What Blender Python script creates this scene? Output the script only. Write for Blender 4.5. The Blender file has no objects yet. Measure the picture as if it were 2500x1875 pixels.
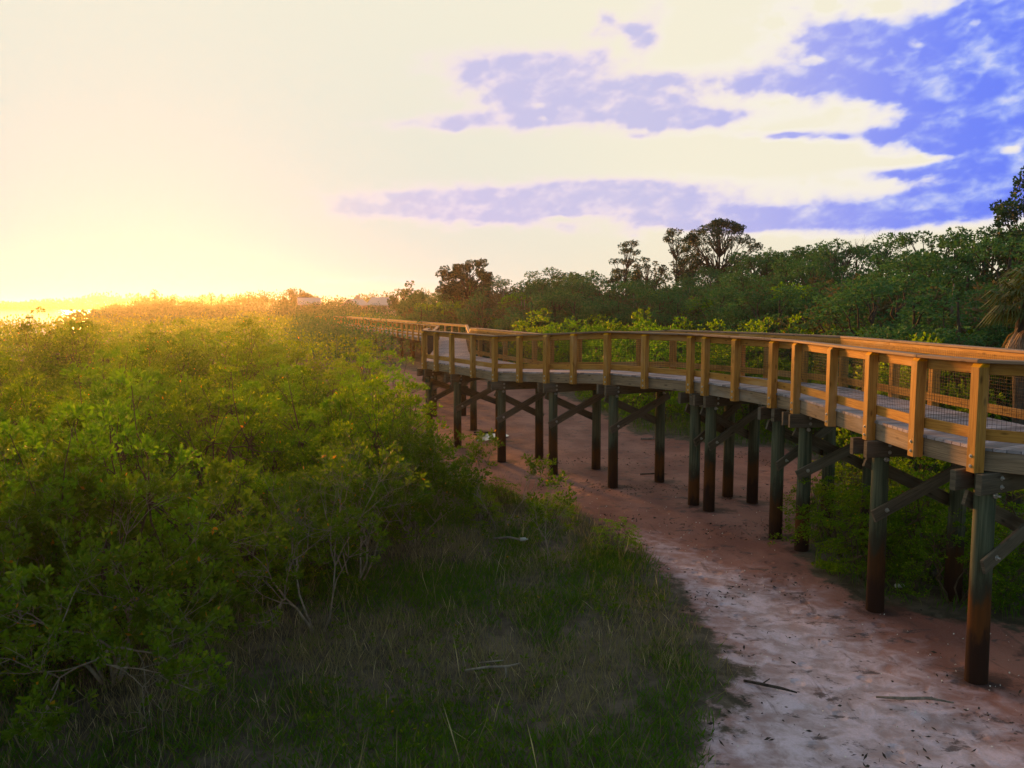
import bpy, math, random
import numpy as np
from mathutils import Vector, Matrix

# ------------------------------------------------------------------ camera
S = bpy.context.scene
COL = S.collection
EYE = 4.45
cam_d = bpy.data.cameras.new("camera")
cam = bpy.data.objects.new("camera", cam_d)
COL.objects.link(cam)
S.camera = cam
cam_d.sensor_fit = 'HORIZONTAL'
cam_d.sensor_width = 36.0
cam_d.lens = 29.12
cam_d.clip_start = 0.1
cam_d.clip_end = 20000
PITCH = math.radians(5.44)
cam.location = (0, 0, EYE)
cam.rotation_euler = (math.radians(90) - PITCH, 0, 0)

# ------------------------------------------------------------------ light
SUN_AZ, SUN_EL = math.radians(-24.0), math.radians(4.6)
SUN_DIR = Vector((math.sin(SUN_AZ) * math.cos(SUN_EL), math.cos(SUN_AZ) * math.cos(SUN_EL), math.sin(SUN_EL)))
sun_d = bpy.data.lights.new("sun", 'SUN')
sun_d.energy = 5.0
sun_d.angle = math.radians(9.0)
sun_d.color = (1.0, 0.38, 0.07)
sun = bpy.data.objects.new("sun", sun_d)
COL.objects.link(sun)
sun.rotation_euler = (-SUN_DIR).to_track_quat('-Z', 'Y').to_euler()

S.view_settings.view_transform = 'Standard'
S.view_settings.look = 'None'
S.view_settings.gamma = 1.0
S.view_settings.use_curve_mapping = False
S.view_settings.exposure = 0.85
S.cycles.max_bounces = 6
S.cycles.transparent_max_bounces = 8
S.cycles.volume_bounces = 0
S.cycles.use_denoising = True

# ------------------------------------------------------------------ node helper
class NT:
    def __init__(self, tree):
        self.t = tree
        tree.nodes.clear()
    def n(self, typ, ins=None, **props):
        nd = self.t.nodes.new(typ)
        for k, v in props.items():
            setattr(nd, k, v)
        if ins:
            for k, v in ins.items():
                s = nd.inputs[k]
                if hasattr(v, 'is_output') or isinstance(v, bpy.types.NodeSocket):
                    self.t.links.new(v, s)
                else:
                    s.default_value = v
        return nd
    def m(self, op, a, b=None, c=None, clamp=False):
        nd = self.t.nodes.new('ShaderNodeMath')
        nd.operation = op
        nd.use_clamp = clamp
        for i, v in enumerate((a, b, c)):
            if v is None:
                continue
            if isinstance(v, bpy.types.NodeSocket):
                self.t.links.new(v, nd.inputs[i])
            else:
                nd.inputs[i].default_value = v
        return nd.outputs[0]
    def mix(self, fac, a, b, blend='MIX'):
        nd = self.t.nodes.new('ShaderNodeMix')
        nd.data_type = 'RGBA'
        nd.blend_type = blend
        for s, v in ((nd.inputs[0], fac), (nd.inputs[6], a), (nd.inputs[7], b)):
            if isinstance(v, bpy.types.NodeSocket):
                self.t.links.new(v, s)
            else:
                s.default_value = v if not isinstance(v, tuple) else (v + (1.0,) if len(v) == 3 else v)
        return nd.outputs[2]
    def ss(self, v, lo, hi, a=0.0, b=1.0):
        nd = self.t.nodes.new('ShaderNodeMapRange')
        nd.interpolation_type = 'SMOOTHSTEP'
        self.t.links.new(v, nd.inputs[0])
        nd.inputs[1].default_value = lo
        nd.inputs[2].default_value = hi
        nd.inputs[3].default_value = a
        nd.inputs[4].default_value = b
        return nd.outputs[0]
    def noise(self, vec, scale, detail=3.0, rough=0.55, dist=0.0):
        nd = self.n('ShaderNodeTexNoise', {'Scale': scale, 'Detail': detail, 'Roughness': rough, 'Distortion': dist})
        if vec is not None:
            self.t.links.new(vec, nd.inputs['Vector'])
        return nd.outputs['Fac']
    def link(self, a, b):
        self.t.links.new(a, b)

# ------------------------------------------------------------------ world sky
W = bpy.data.worlds.new("World")
S.world = W
W.use_nodes = True
w = NT(W.node_tree)
geo = w.n('ShaderNodeTexCoord').outputs['Generated']
nrm = w.n('ShaderNodeVectorMath', {0: geo}, operation='NORMALIZE').outputs[0]
sep = w.n('ShaderNodeSeparateXYZ', {0: nrm})
az = w.m('MULTIPLY', w.m('ARCTAN2', sep.outputs[0], sep.outputs[1]), 57.2958)
el = w.m('MULTIPLY', w.m('ARCSINE', sep.outputs[2]), 57.2958)
sky = w.n('ShaderNodeTexSky')
sky.sky_type = 'NISHITA'
sky.sun_disc = False
sky.sun_elevation = SUN_EL
sky.sun_rotation = SUN_AZ
sky.dust_density = 3.0
nish = w.mix(1.0, sky.outputs[0], (0.18, 0.18, 0.18), 'MULTIPLY')
# bright veil of thin evening cloud round the sun
sd = w.n('ShaderNodeVectorMath', {0: nrm, 1: tuple(SUN_DIR)}, operation='DOT_PRODUCT').outputs['Value']
veil = w.m('MULTIPLY', w.ss(sd, -0.25, 0.70), w.ss(el, 28.0, 85.0, 1.0, 0.0))
cream = w.mix(w.ss(el, 0.0, 9.0), (0.491, 0.449, 0.344), (0.504, 0.475, 0.382))
near_sun = w.m('MULTIPLY', w.ss(sd, 0.80, 0.99), w.ss(el, 1.0, 24.0, 1.0, 0.2))
cream = w.mix(w.m('MULTIPLY', near_sun, 0.9), cream, (0.40, 0.415, 0.375))
base = w.mix(veil, nish, cream)
# cloud noise in azimuth / elevation, stretched along the horizon
tilt = w.m('ADD', el, w.m('MULTIPLY', az, -0.10))
cv = w.n('ShaderNodeCombineXYZ', {0: w.m('MULTIPLY', az, 0.068), 1: w.m('MULTIPLY', tilt, 0.112), 2: 0.0}).outputs[0]
n1 = w.noise(cv, 2.1, 7.0, 0.58, 0.25)
n2 = w.noise(cv, 6.0, 3.0, 0.45, 0.3)
BLOBS = [  # azimuth, elevation, half widths in degrees, weight
    (27.34, 14.37, 6.68, 2.13, 1.00),
    (20.92, 16.11, 3.50, 1.42, 0.75),
    (29.58, 15.80, 2.81, 1.70, 0.80),
    (29.47, 9.85, 3.44, 3.12, 1.15),
    (29.80, 11.63, 2.43, 1.70, 0.80),
    (17.08, 14.10, 3.69, 0.79, 0.85),
    (23.81, 13.87, 4.43, 1.13, 0.80),
    (26.98, 8.15, 4.24, 0.37, 0.60),
    (29.21, 6.63, 4.46, 0.62, 0.85),
    (27.56, 9.68, 3.17, 0.85, 0.50),
    (20.40, 10.59, 1.44, 0.40, 0.50),
    (1.37, 15.34, 4.92, 1.08, 0.80),
    (4.13, 13.18, 5.43, 1.19, 0.95),
    (12.24, 12.05, 2.74, 0.57, 0.90),
    (8.48, 13.33, 2.94, 0.62, 0.80),
    (10.60, 14.66, 2.11, 0.48, 0.65),
    (-5.24, 11.88, 3.86, 0.43, 0.55),
    (-1.93, 12.31, 3.04, 0.40, 0.50),
    (8.43, 16.89, 0.94, 1.13, 0.50),
    (9.47, 18.50, 1.06, 0.85, 0.40),
    (6.94, 6.99, 8.82, 1.02, 0.85),
    (-2.79, 6.49, 7.24, 0.96, 0.62),
    (13.71, 5.39, 5.65, 0.74, 0.80),
    (23.68, 5.58, 6.22, 0.74, 0.75),
    (-8.03, 6.70, 4.41, 0.68, 0.40),
    (26.62, 6.30, 3.24, 0.40, 0.50),
    (6.92, 7.93, 4.87, 0.40, 0.40),
    (17.93, 10.75, 1.12, 0.23, 0.50),
    (-9.75, 1.79, 6.10, 0.28, 0.30),
    (15.39, 10.89, 1.02, 0.20, 0.40),
    (25.55, 15.37, 0.78, 0.45, -0.70),
    (28.23, 15.95, 0.46, 0.40, -0.70),
    (29.94, 8.85, 0.83, 0.34, -0.80),
    (27.52, 10.73, 1.29, 0.40, -0.50),
    (19.28, 14.88, 0.97, 0.34, -0.50),
    (23.20, 17.42, 2.04, 0.62, -0.70),
    (19.66, 17.94, 0.72, 0.85, -0.60),
    (26.07, 8.74, 1.98, 0.34, -0.50),
    (1.93, 13.13, 0.77, 0.28, -0.60),
    (2.62, 12.56, 0.69, 0.26, -0.60),
    (5.36, 12.98, 0.55, 0.23, -0.50),
    (6.93, 7.53, 1.91, 0.28, -0.50),
    (-5.84, 6.87, 1.38, 0.34, -0.50),
    (3.35, 5.81, 1.11, 0.23, -0.50),
    (22.04, 17.67, 5.61, 1.13, 0.35),
    (27.95, 10.69, 3.14, 1.13, 0.50),
    (0.00, 15.47, 5.20, 1.13, 0.40),
    (4.68, 12.92, 6.22, 1.42, 0.40),
    (1.39, 7.04, 11.49, 1.19, 0.45),
    (-6.94, 6.45, 5.55, 0.96, 0.35),
    (17.58, 5.68, 9.96, 0.85, 0.40),
    (11.98, 12.06, 3.39, 0.68, 0.35),
    (6.53, 18.27, 0.70, 0.62, 0.55),
    (7.88, 17.51, 1.07, 0.51, 0.50),
    (5.73, 17.34, 0.81, 0.57, 0.50),
    (9.50, 16.84, 0.69, 0.45, 0.40),
    (5.47, 16.14, 0.71, 0.40, 0.40),
    (17.93, 10.75, 1.12, 0.26, 0.50),
    (20.89, 10.39, 0.96, 0.26, 0.45),
    (23.49, 10.42, 1.15, 0.51, 0.60),
    (8.78, 11.21, 0.92, 0.20, 0.45),
]
acc = None
wob = w.m('ADD', w.m('MULTIPLY', w.m('SUBTRACT', n1, 0.5), 4.5), w.m('MULTIPLY', w.m('SUBTRACT', n2, 0.5), 1.2))
for (a0, e0, ra, re, wt) in BLOBS:
    dx = w.m('DIVIDE', w.m('SUBTRACT', w.m('ADD', az, wob), a0), ra)
    dy = w.m('DIVIDE', w.m('SUBTRACT', w.m('ADD', el, w.m('MULTIPLY', wob, 0.28)), e0), re)
    r2 = w.m('ADD', w.m('MULTIPLY', dx, dx), w.m('MULTIPLY', dy, dy))
    g = w.m('MULTIPLY', w.m('EXPONENT', w.m('MULTIPLY', r2, -0.9)), wt)
    acc = g if acc is None else w.m('ADD', acc, g)
n3 = w.noise(cv, 14.0, 3.0, 0.5, 0.3)
acc = w.m('MINIMUM', w.m('MULTIPLY', acc, 1.3), 1.05)
v = w.m('ADD', w.m('MULTIPLY', w.m('SUBTRACT', n1, 0.5), 1.0), w.m('ADD', w.m('MULTIPLY', w.m('SUBTRACT', n2, 0.5), 1.5), w.m('MULTIPLY', w.m('SUBTRACT', n3, 0.5), 0.95)))
dens = w.m('ADD', acc, w.m('MULTIPLY', w.m('MULTIPLY', v, 0.70), w.ss(acc, 0.03, 0.35)))
edge = w.ss(dens, 0.04, 0.90)
core = w.ss(dens, 0.25, 1.0)
deep = w.ss(w.m('ADD', dens, w.m('MULTIPLY', v, 0.5)), 0.45, 1.25)
right = w.ss(az, 8.0, 31.0)
edge_c = w.mix(right, (0.515, 0.44, 0.44), (0.485, 0.445, 0.525))
mid_c = w.mix(right, (0.45, 0.395, 0.465), (0.225, 0.29, 0.53))
deep_c = w.mix(right, (0.325, 0.315, 0.45), (0.085, 0.130, 0.53))
cc = w.mix(core, edge_c, w.mix(deep, mid_c, deep_c))
left_fade = w.ss(az, -22.0, -2.0)
skyc = w.mix(w.m('MULTIPLY', edge, left_fade), base, cc)
halo = w.m('MULTIPLY', w.m('MULTIPLY', w.ss(dens, 0.06, 0.22), w.m('SUBTRACT', 1.0, edge)), w.ss(az, 4.0, 18.0))
skyc = w.mix(w.m('MULTIPLY', halo, 0.3), skyc, (0.554, 0.529, 0.521))
bg = w.n('ShaderNodeBackground', {'Color': skyc, 'Strength': 1.0})
wo = w.n('ShaderNodeOutputWorld', {'Surface': bg.outputs[0]})

# ------------------------------------------------------------------ materials
def newmat(name):
    m = bpy.data.materials.new(name)
    m.use_nodes = True
    return m, NT(m.node_tree)

def wood(name, light, dark, rough=0.75, knots=True, grey=None):
    m, t = newmat(name)
    uv = t.n('ShaderNodeUVMap').outputs[0]
    rnd = t.n('ShaderNodeNewGeometry').outputs['Random Per Island']
    mp = t.n('ShaderNodeMapping', {0: uv, 3: (1.6, 34.0, 1.0)}).outputs[0]
    g = t.noise(mp, 1.0, 5.0, 0.6, 1.2)
    broad = t.noise(t.n('ShaderNodeMapping', {0: uv, 3: (1.1, 5.0, 1.0)}).outputs[0], 1.0, 3.0, 0.6)
    c = t.mix(t.ss(g, 0.3, 0.72), dark, light)
    c = t.mix(t.m('MULTIPLY', t.ss(broad, 0.45, 0.75), 0.45), c, tuple(0.55 * x for x in dark))
    hs = t.n('ShaderNodeHueSaturation', {'Hue': t.m('ADD', 0.49, t.m('MULTIPLY', rnd, 0.02)), 'Saturation': t.m('ADD', 0.75, t.m('MULTIPLY', rnd, 0.4)),
                                         'Value': t.m('ADD', 0.58, t.m('MULTIPLY', t.m('FRACT', t.m('MULTIPLY', rnd, 7.31)), 0.85)), 'Color': c})
    c = hs.outputs[0]
    if knots:
        v = t.n('ShaderNodeTexVoronoi', {'Vector': t.n('ShaderNodeMapping', {0: uv, 3: (3.2, 9.0, 1.0)}).outputs[0], 'Scale': 1.0}, distance='EUCLIDEAN')
        k = t.ss(v.outputs['Distance'], 0.06, 0.24, 1.0, 0.0)
        c = t.mix(t.m('MULTIPLY', k, 0.75), c, tuple(0.22 * x for x in dark))
    if grey:
        gr = t.noise(t.n('ShaderNodeMapping', {0: uv, 3: (0.7, 3.0, 1.0)}).outputs[0], 1.0, 4.0)
        c = t.mix(t.ss(gr, 0.50, 0.70), c, grey)
    b = t.n('ShaderNodeBump', {'Strength': 0.35, 'Distance': 0.004, 'Height': g})
    p = t.n('ShaderNodeBsdfPrincipled', {'Base Color': c, 'Roughness': rough, 'Normal': b.outputs[0]})
    p.inputs['Specular IOR Level'].default_value = 0.25
    t.n('ShaderNodeOutputMaterial', {'Surface': p.outputs[0]})
    return m

def leaf(name, cols, trans=0.45, rough=0.55, yellow=0.02, spec=0.25, ow=0.2, tint=(1.6, 1.7, 0.7)):
    m, t = newmat(name)
    gn = t.n('ShaderNodeNewGeometry')
    rnd = gn.outputs['Random Per Island']
    orand = t.n('ShaderNodeObjectInfo').outputs['Random']
    pn = t.noise(gn.outputs['Position'], 0.9, 2.0)
    f = t.m('ADD', t.m('MULTIPLY', rnd, 0.45), t.m('ADD', t.m('MULTIPLY', t.m('SUBTRACT', pn, 0.3), 0.9), t.m('MULTIPLY', orand, ow)), clamp=True)
    c = t.mix(f, cols[0], cols[1])
    c = t.mix(t.ss(rnd, 0.88, 0.97), c, cols[2])
    if yellow > 0:
        c = t.mix(t.ss(t.m('FRACT', t.m('MULTIPLY', rnd, 13.7)), 1.0 - yellow, 1.0 - yellow * 0.8), c, (0.42, 0.20, 0.02))
    p = t.n('ShaderNodeBsdfPrincipled', {'Base Color': c, 'Roughness': rough})
    p.inputs['Specular IOR Level'].default_value = spec
    tr = t.n('ShaderNodeBsdfTranslucent', {'Color': t.mix(1.0, c, tint, 'MULTIPLY')})
    mx = t.n('ShaderNodeMixShader', {0: trans, 1: p.outputs[0], 2: tr.outputs[0]})
    t.n('ShaderNodeOutputMaterial', {'Surface': mx.outputs[0]})
    return m

def bark(name, a, b, scale=14.0):
    m, t = newmat(name)
    ob = t.n('ShaderNodeTexCoord').outputs['Object']
    n = t.noise(t.n('ShaderNodeMapping', {0: ob, 3: (1, 1, 0.35)}).outputs[0], scale, 4.0, 0.65)
    c = t.mix(t.ss(n, 0.35, 0.65), a, b)
    bp = t.n('ShaderNodeBump', {'Strength': 0.5, 'Distance': 0.01, 'Height': n})
    p = t.n('ShaderNodeBsdfPrincipled', {'Base Color': c, 'Roughness': 0.9, 'Normal': bp.outputs[0]})
    p.inputs['Specular IOR Level'].default_value = 0.15
    t.n('ShaderNodeOutputMaterial', {'Surface': p.outputs[0]})
    return m

def plain(name, col, rough=0.6, metal=0.0, var=0.25, scale=8.0):
    m, t = newmat(name)
    ob = t.n('ShaderNodeTexCoord').outputs['Object']
    n = t.noise(ob, scale, 3.0)
    c = t.mix(n, tuple(x * (1 - var) for x in col), tuple(x * (1 + var) for x in col))
    p = t.n('ShaderNodeBsdfPrincipled', {'Base Color': c, 'Roughness': rough, 'Metallic': metal})
    t.n('ShaderNodeOutputMaterial', {'Surface': p.outputs[0]})
    return m

M = {}
M['rail'] = wood('treated_pine', (0.68, 0.355, 0.068), (0.42, 0.19, 0.036), grey=(0.50, 0.31, 0.13))
M['cap'] = wood('handrail_pine', (0.42, 0.29, 0.20), (0.27, 0.18, 0.13))
M['fascia'] = wood('weathered_fascia', (0.44, 0.33, 0.22), (0.22, 0.165, 0.115), grey=(0.30, 0.26, 0.22))
M['deck'] = wood('grey_decking', (0.36, 0.34, 0.40), (0.25, 0.235, 0.28), knots=False)
M['beam'] = wood('grey_beam', (0.20, 0.17, 0.125), (0.10, 0.085, 0.065), grey=(0.15, 0.135, 0.11))
M['wire'] = plain('coated_wire', (0.006, 0.008, 0.007), 0.7, 0.0)
M['bolt'] = plain('galvanised_bolt', (0.55, 0.55, 0.54), 0.35, 0.85)

m, t = newmat('timber_pile')
gn = t.n('ShaderNodeNewGeometry')
pos = gn.outputs['Position']
pz = t.n('ShaderNodeSeparateXYZ', {0: pos}).outputs[2]
st = t.noise(t.n('ShaderNodeMapping', {0: pos, 3: (26, 26, 0.9)}).outputs[0], 1.0, 4.0)
wn = t.m('MULTIPLY', t.m('SUBTRACT', t.noise(t.n('ShaderNodeMapping', {0: pos, 3: (7, 7, 1.6)}).outputs[0], 1.0, 5.0, 0.7), 0.5), 1.0)
orr = t.n('ShaderNodeObjectInfo').outputs['Random']
h = t.m('ADD', t.m('ADD', pz, wn), t.m('MULTIPLY', t.m('SUBTRACT', orr, 0.35), 0.5))
c = t.mix(t.ss(st, 0.3, 0.7), (0.038, 0.054, 0.036), (0.115, 0.13, 0.085))
c = t.mix(t.ss(h, 0.75, 1.15, 1.0, 0.0), c, (0.035, 0.033, 0.022))
rust = t.mix(t.m('ADD', t.m('MULTIPLY', st, 0.6), t.m('MULTIPLY', t.m('FRACT', t.m('MULTIPLY', orr, 5.7)), 0.6), clamp=True), (0.15, 0.05, 0.010), (0.035, 0.018, 0.008))
c = t.mix(t.ss(h, 0.55, 0.80, 1.0, 0.0), c, rust)
c = t.mix(t.ss(h, 0.05, 0.38, 1.0, 0.0), c, (0.028, 0.012, 0.008))
bp = t.n('ShaderNodeBump', {'Strength': 0.6, 'Distance': 0.01, 'Height': st})
p = t.n('ShaderNodeBsdfPrincipled', {'Base Color': c, 'Roughness': 0.85, 'Normal': bp.outputs[0]})
p.inputs['Specular IOR Level'].default_value = 0.2
t.n('ShaderNodeOutputMaterial', {'Surface': p.outputs[0]})
M['pile'] = m

M['mangrove'] = leaf('mangrove_leaf', [(0.022, 0.068, 0.002), (0.095, 0.215, 0.004), (0.16, 0.26, 0.012)], 0.55, yellow=0.004, ow=0.35, tint=(2.7, 2.2, 0.4))
M['bright'] = leaf('bright_leaf', [(0.055, 0.13, 0.006), (0.14, 0.26, 0.010), (0.18, 0.28, 0.03)], 0.5, yellow=0.0, ow=0.3, tint=(1.5, 1.9, 0.4))
M['thin'] = leaf('sparse_leaf', [(0.035, 0.080, 0.004), (0.11, 0.19, 0.006), (0.15, 0.21, 0.02)], 0.45, yellow=0.008, ow=0.3)
M['hill'] = leaf('hill_leaf', [(0.022, 0.088, 0.044), (0.072, 0.195, 0.080), (0.095, 0.20, 0.085)], 0.22, rough=0.75, yellow=0.0, spec=0.1, ow=0.45)
M['hilldry'] = leaf('dry_hill_leaf', [(0.065, 0.070, 0.036), (0.13, 0.115, 0.068), (0.15, 0.135, 0.08)], 0.2, rough=0.8, yellow=0.0, spec=0.1, ow=0.4)
M['pine'] = leaf('pine_needle', [(0.010, 0.048, 0.036), (0.026, 0.085, 0.056), (0.040, 0.10, 0.06)], 0.25, yellow=0.0)
M['palm'] = leaf('palm_leaf', [(0.03, 0.05, 0.010), (0.07, 0.095, 0.018), (0.09, 0.11, 0.03)], 0.15, yellow=0.0)
M['deadpalm'] = leaf('dead_palm_leaf', [(0.18, 0.13, 0.10), (0.32, 0.24, 0.19), (0.40, 0.31, 0.25)], 0.15, yellow=0.0)
M['grass'] = leaf('grass_blade', [(0.030, 0.100, 0.004), (0.085, 0.17, 0.010), (0.15, 0.17, 0.05)], 0.4, yellow=0.0)
M['dry'] = leaf('dry_grass', [(0.11, 0.11, 0.065), (0.25, 0.225, 0.145), (0.42, 0.37, 0.27)], 0.35, yellow=0.0)
M['twig'] = bark('grey_twig', (0.16, 0.14, 0.11), (0.30, 0.265, 0.21))
M['stem'] = bark('brown_stem', (0.06, 0.045, 0.03), (0.12, 0.09, 0.06))
M['trunk'] = bark('tree_bark', (0.045, 0.04, 0.035), (0.10, 0.085, 0.07))
M['deadwood'] = bark('dead_wood', (0.15, 0.13, 0.11), (0.26, 0.23, 0.19))
M['darkwood'] = bark('wet_wood', (0.03, 0.025, 0.022), (0.07, 0.06, 0.05))
M['hwall'] = plain('house_wall', (0.55, 0.44, 0.36), 0.8, 0, 0.08)
M['hroof'] = plain('house_roof', (0.62, 0.55, 0.50), 0.7, 0, 0.1)
M['hglass'] = plain('house_window', (0.05, 0.05, 0.06), 0.15, 0, 0.1)
M['shell'] = plain('shell_bit', (0.75, 0.72, 0.68), 0.4, 0, 0.1)
M['bottle'] = plain('pale_plastic', (0.42, 0.44, 0.42), 0.25, 0, 0.1)

m, t = newmat('bay_water')
ob = t.n('ShaderNodeNewGeometry').outputs['Position']
n = t.noise(t.n('ShaderNodeMapping', {0: ob, 3: (0.6, 0.25, 1)}).outputs[0], 1.0, 3.0)
bp = t.n('ShaderNodeBump', {'Strength': 0.15, 'Distance': 0.1, 'Height': n})
p = t.n('ShaderNodeBsdfPrincipled', {'Base Color': (0.06, 0.07, 0.06, 1), 'Roughness': 0.08, 'Normal': bp.outputs[0]})
t.n('ShaderNodeOutputMaterial', {'Surface': p.outputs[0]})
M['water'] = m

m, t = newmat('sandy_ground')
ob = t.n('ShaderNodeNewGeometry').outputs['Position']
sand = t.n('ShaderNodeAttribute', attribute_name='sand').outputs['Fac']
pale = t.n('ShaderNodeAttribute', attribute_name='pale').outputs['Fac']
fine = t.noise(ob, 38.0, 4.0, 0.7)
midn = t.noise(ob, 3.2, 5.0, 0.62, 0.4)
big = t.noise(t.n('ShaderNodeMapping', {0: ob, 3: (1.0, 0.55, 1)}).outputs[0], 0.75, 4.0)
mud = t.mix(t.ss(big, 0.35, 0.65), (0.20, 0.070, 0.056), (0.35, 0.155, 0.125))
palec = t.mix(t.ss(midn, 0.35, 0.65), (0.42, 0.33, 0.36), (0.70, 0.60, 0.72))
pm = t.m('ADD', pale, t.m('MULTIPLY', t.m('SUBTRACT', midn, 0.5), 0.9))
sc = t.mix(t.ss(pm, 0.12, 1.0), mud, palec)
spots = t.noise(t.n('ShaderNodeMapping', {0: ob, 3: (1.0, 1.6, 1)}).outputs[0], 2.2, 7.0, 0.76, 0.3)
sc = t.mix(t.m('MULTIPLY', t.ss(spots, 0.555, 0.64), 0.85), sc, (0.055, 0.042, 0.05))
vor = t.n('ShaderNodeTexVoronoi', {'Vector': ob, 'Scale': 7.0})
sc = t.mix(t.m('MULTIPLY', t.ss(vor.outputs['Distance'], 0.08, 0.2, 1.0, 0.0), t.ss(t.noise(ob, 1.3, 2.0), 0.5, 0.6)), sc, (0.05, 0.035, 0.035))
sc = t.mix(t.m('MULTIPLY', t.ss(fine, 0.4, 0.7), 0.25), sc, (0.34, 0.28, 0.26))
soil = t.mix(t.ss(midn, 0.35, 0.7), (0.045, 0.042, 0.028), (0.12, 0.10, 0.078))
sm = t.m('ADD', sand, t.m('MULTIPLY', t.m('SUBTRACT', t.noise(ob, 1.9, 6.0, 0.7), 0.5), 1.1))
scour = t.n('ShaderNodeAttribute', attribute_name='scour').outputs['Fac']
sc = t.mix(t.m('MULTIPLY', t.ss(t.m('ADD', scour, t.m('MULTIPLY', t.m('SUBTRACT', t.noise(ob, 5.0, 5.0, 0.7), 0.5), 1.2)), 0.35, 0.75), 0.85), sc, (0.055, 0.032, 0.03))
tr_ = t.noise(t.n('ShaderNodeMapping', {0: ob, 2: (0, 0, 0.5), 3: (2.4, 0.5, 1)}).outputs[0], 1.6, 5.0, 0.65, 0.6)
sc = t.mix(t.m('MULTIPLY', t.ss(tr_, 0.60, 0.68), 0.55), sc, (0.10, 0.06, 0.055))
c = t.mix(t.ss(sm, 0.40, 0.58), soil, sc)
fv = t.n('ShaderNodeTexVoronoi', {'Vector': t.n('ShaderNodeMapping', {0: ob, 3: (1.0, 0.75, 1)}).outputs[0], 'Scale': 2.4}).outputs['Distance']
ht = t.m('ADD', t.m('ADD', t.m('MULTIPLY', midn, 0.7), t.m('MULTIPLY', fine, 0.25)), t.ss(fv, 0.08, 0.24, 0.0, 0.55))
bp = t.n('ShaderNodeBump', {'Strength': 0.8, 'Distance': 0.075, 'Height': ht})
p = t.n('ShaderNodeBsdfPrincipled', {'Base Color': c, 'Roughness': t.m('ADD', 0.55, t.m('MULTIPLY', fine, 0.4)), 'Normal': bp.outputs[0]})
p.inputs['Specular IOR Level'].default_value = 0.25
t.n('ShaderNodeOutputMaterial', {'Surface': p.outputs[0]})
M['ground'] = m

# ------------------------------------------------------------------ mesh helpers
def tag(o, label=None, cat=None, group=None, kind=None):
    if label: o['label'] = label
    if cat: o['category'] = cat
    if group: o['group'] = group
    if kind: o['kind'] = kind
    return o

def empty(name, loc=(0, 0, 0), rz=0.0):
    o = bpy.data.objects.new(name, None)
    o.empty_display_size = 0.2
    o.location = loc
    o.rotation_euler = (0, 0, rz)
    COL.objects.link(o)
    return o

def link(name, me, mat, parent=None):
    if mat is not None and not me.materials:
        me.materials.append(mat)
    o = bpy.data.objects.new(name, me)
    COL.objects.link(o)
    if parent is not None:
        o.parent = parent
    return o

def quads_mesh(name, V, quads=None, smooth=False):
    """V: (n*4,3) array, four verts per face (or explicit quads index array)."""
    me = bpy.data.meshes.new(name)
    V = np.ascontiguousarray(V, dtype=np.float32)
    nf = len(V) // 4 if quads is None else len(quads)
    idx = np.arange(nf * 4, dtype=np.int32) if quads is None else np.ascontiguousarray(quads, dtype=np.int32).ravel()
    me.vertices.add(len(V))
    me.vertices.foreach_set('co', V.ravel())
    me.loops.add(nf * 4)
    me.loops.foreach_set('vertex_index', idx)
    me.polygons.add(nf)
    me.polygons.foreach_set('loop_start', np.arange(0, nf * 4, 4, dtype=np.int32))
    me.polygons.foreach_set('loop_total', np.full(nf, 4, dtype=np.int32))
    if smooth:
        me.polygons.foreach_set('use_smooth', np.ones(nf, dtype=bool))
    me.update(calc_edges=True)
    me.validate()
    return me

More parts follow.
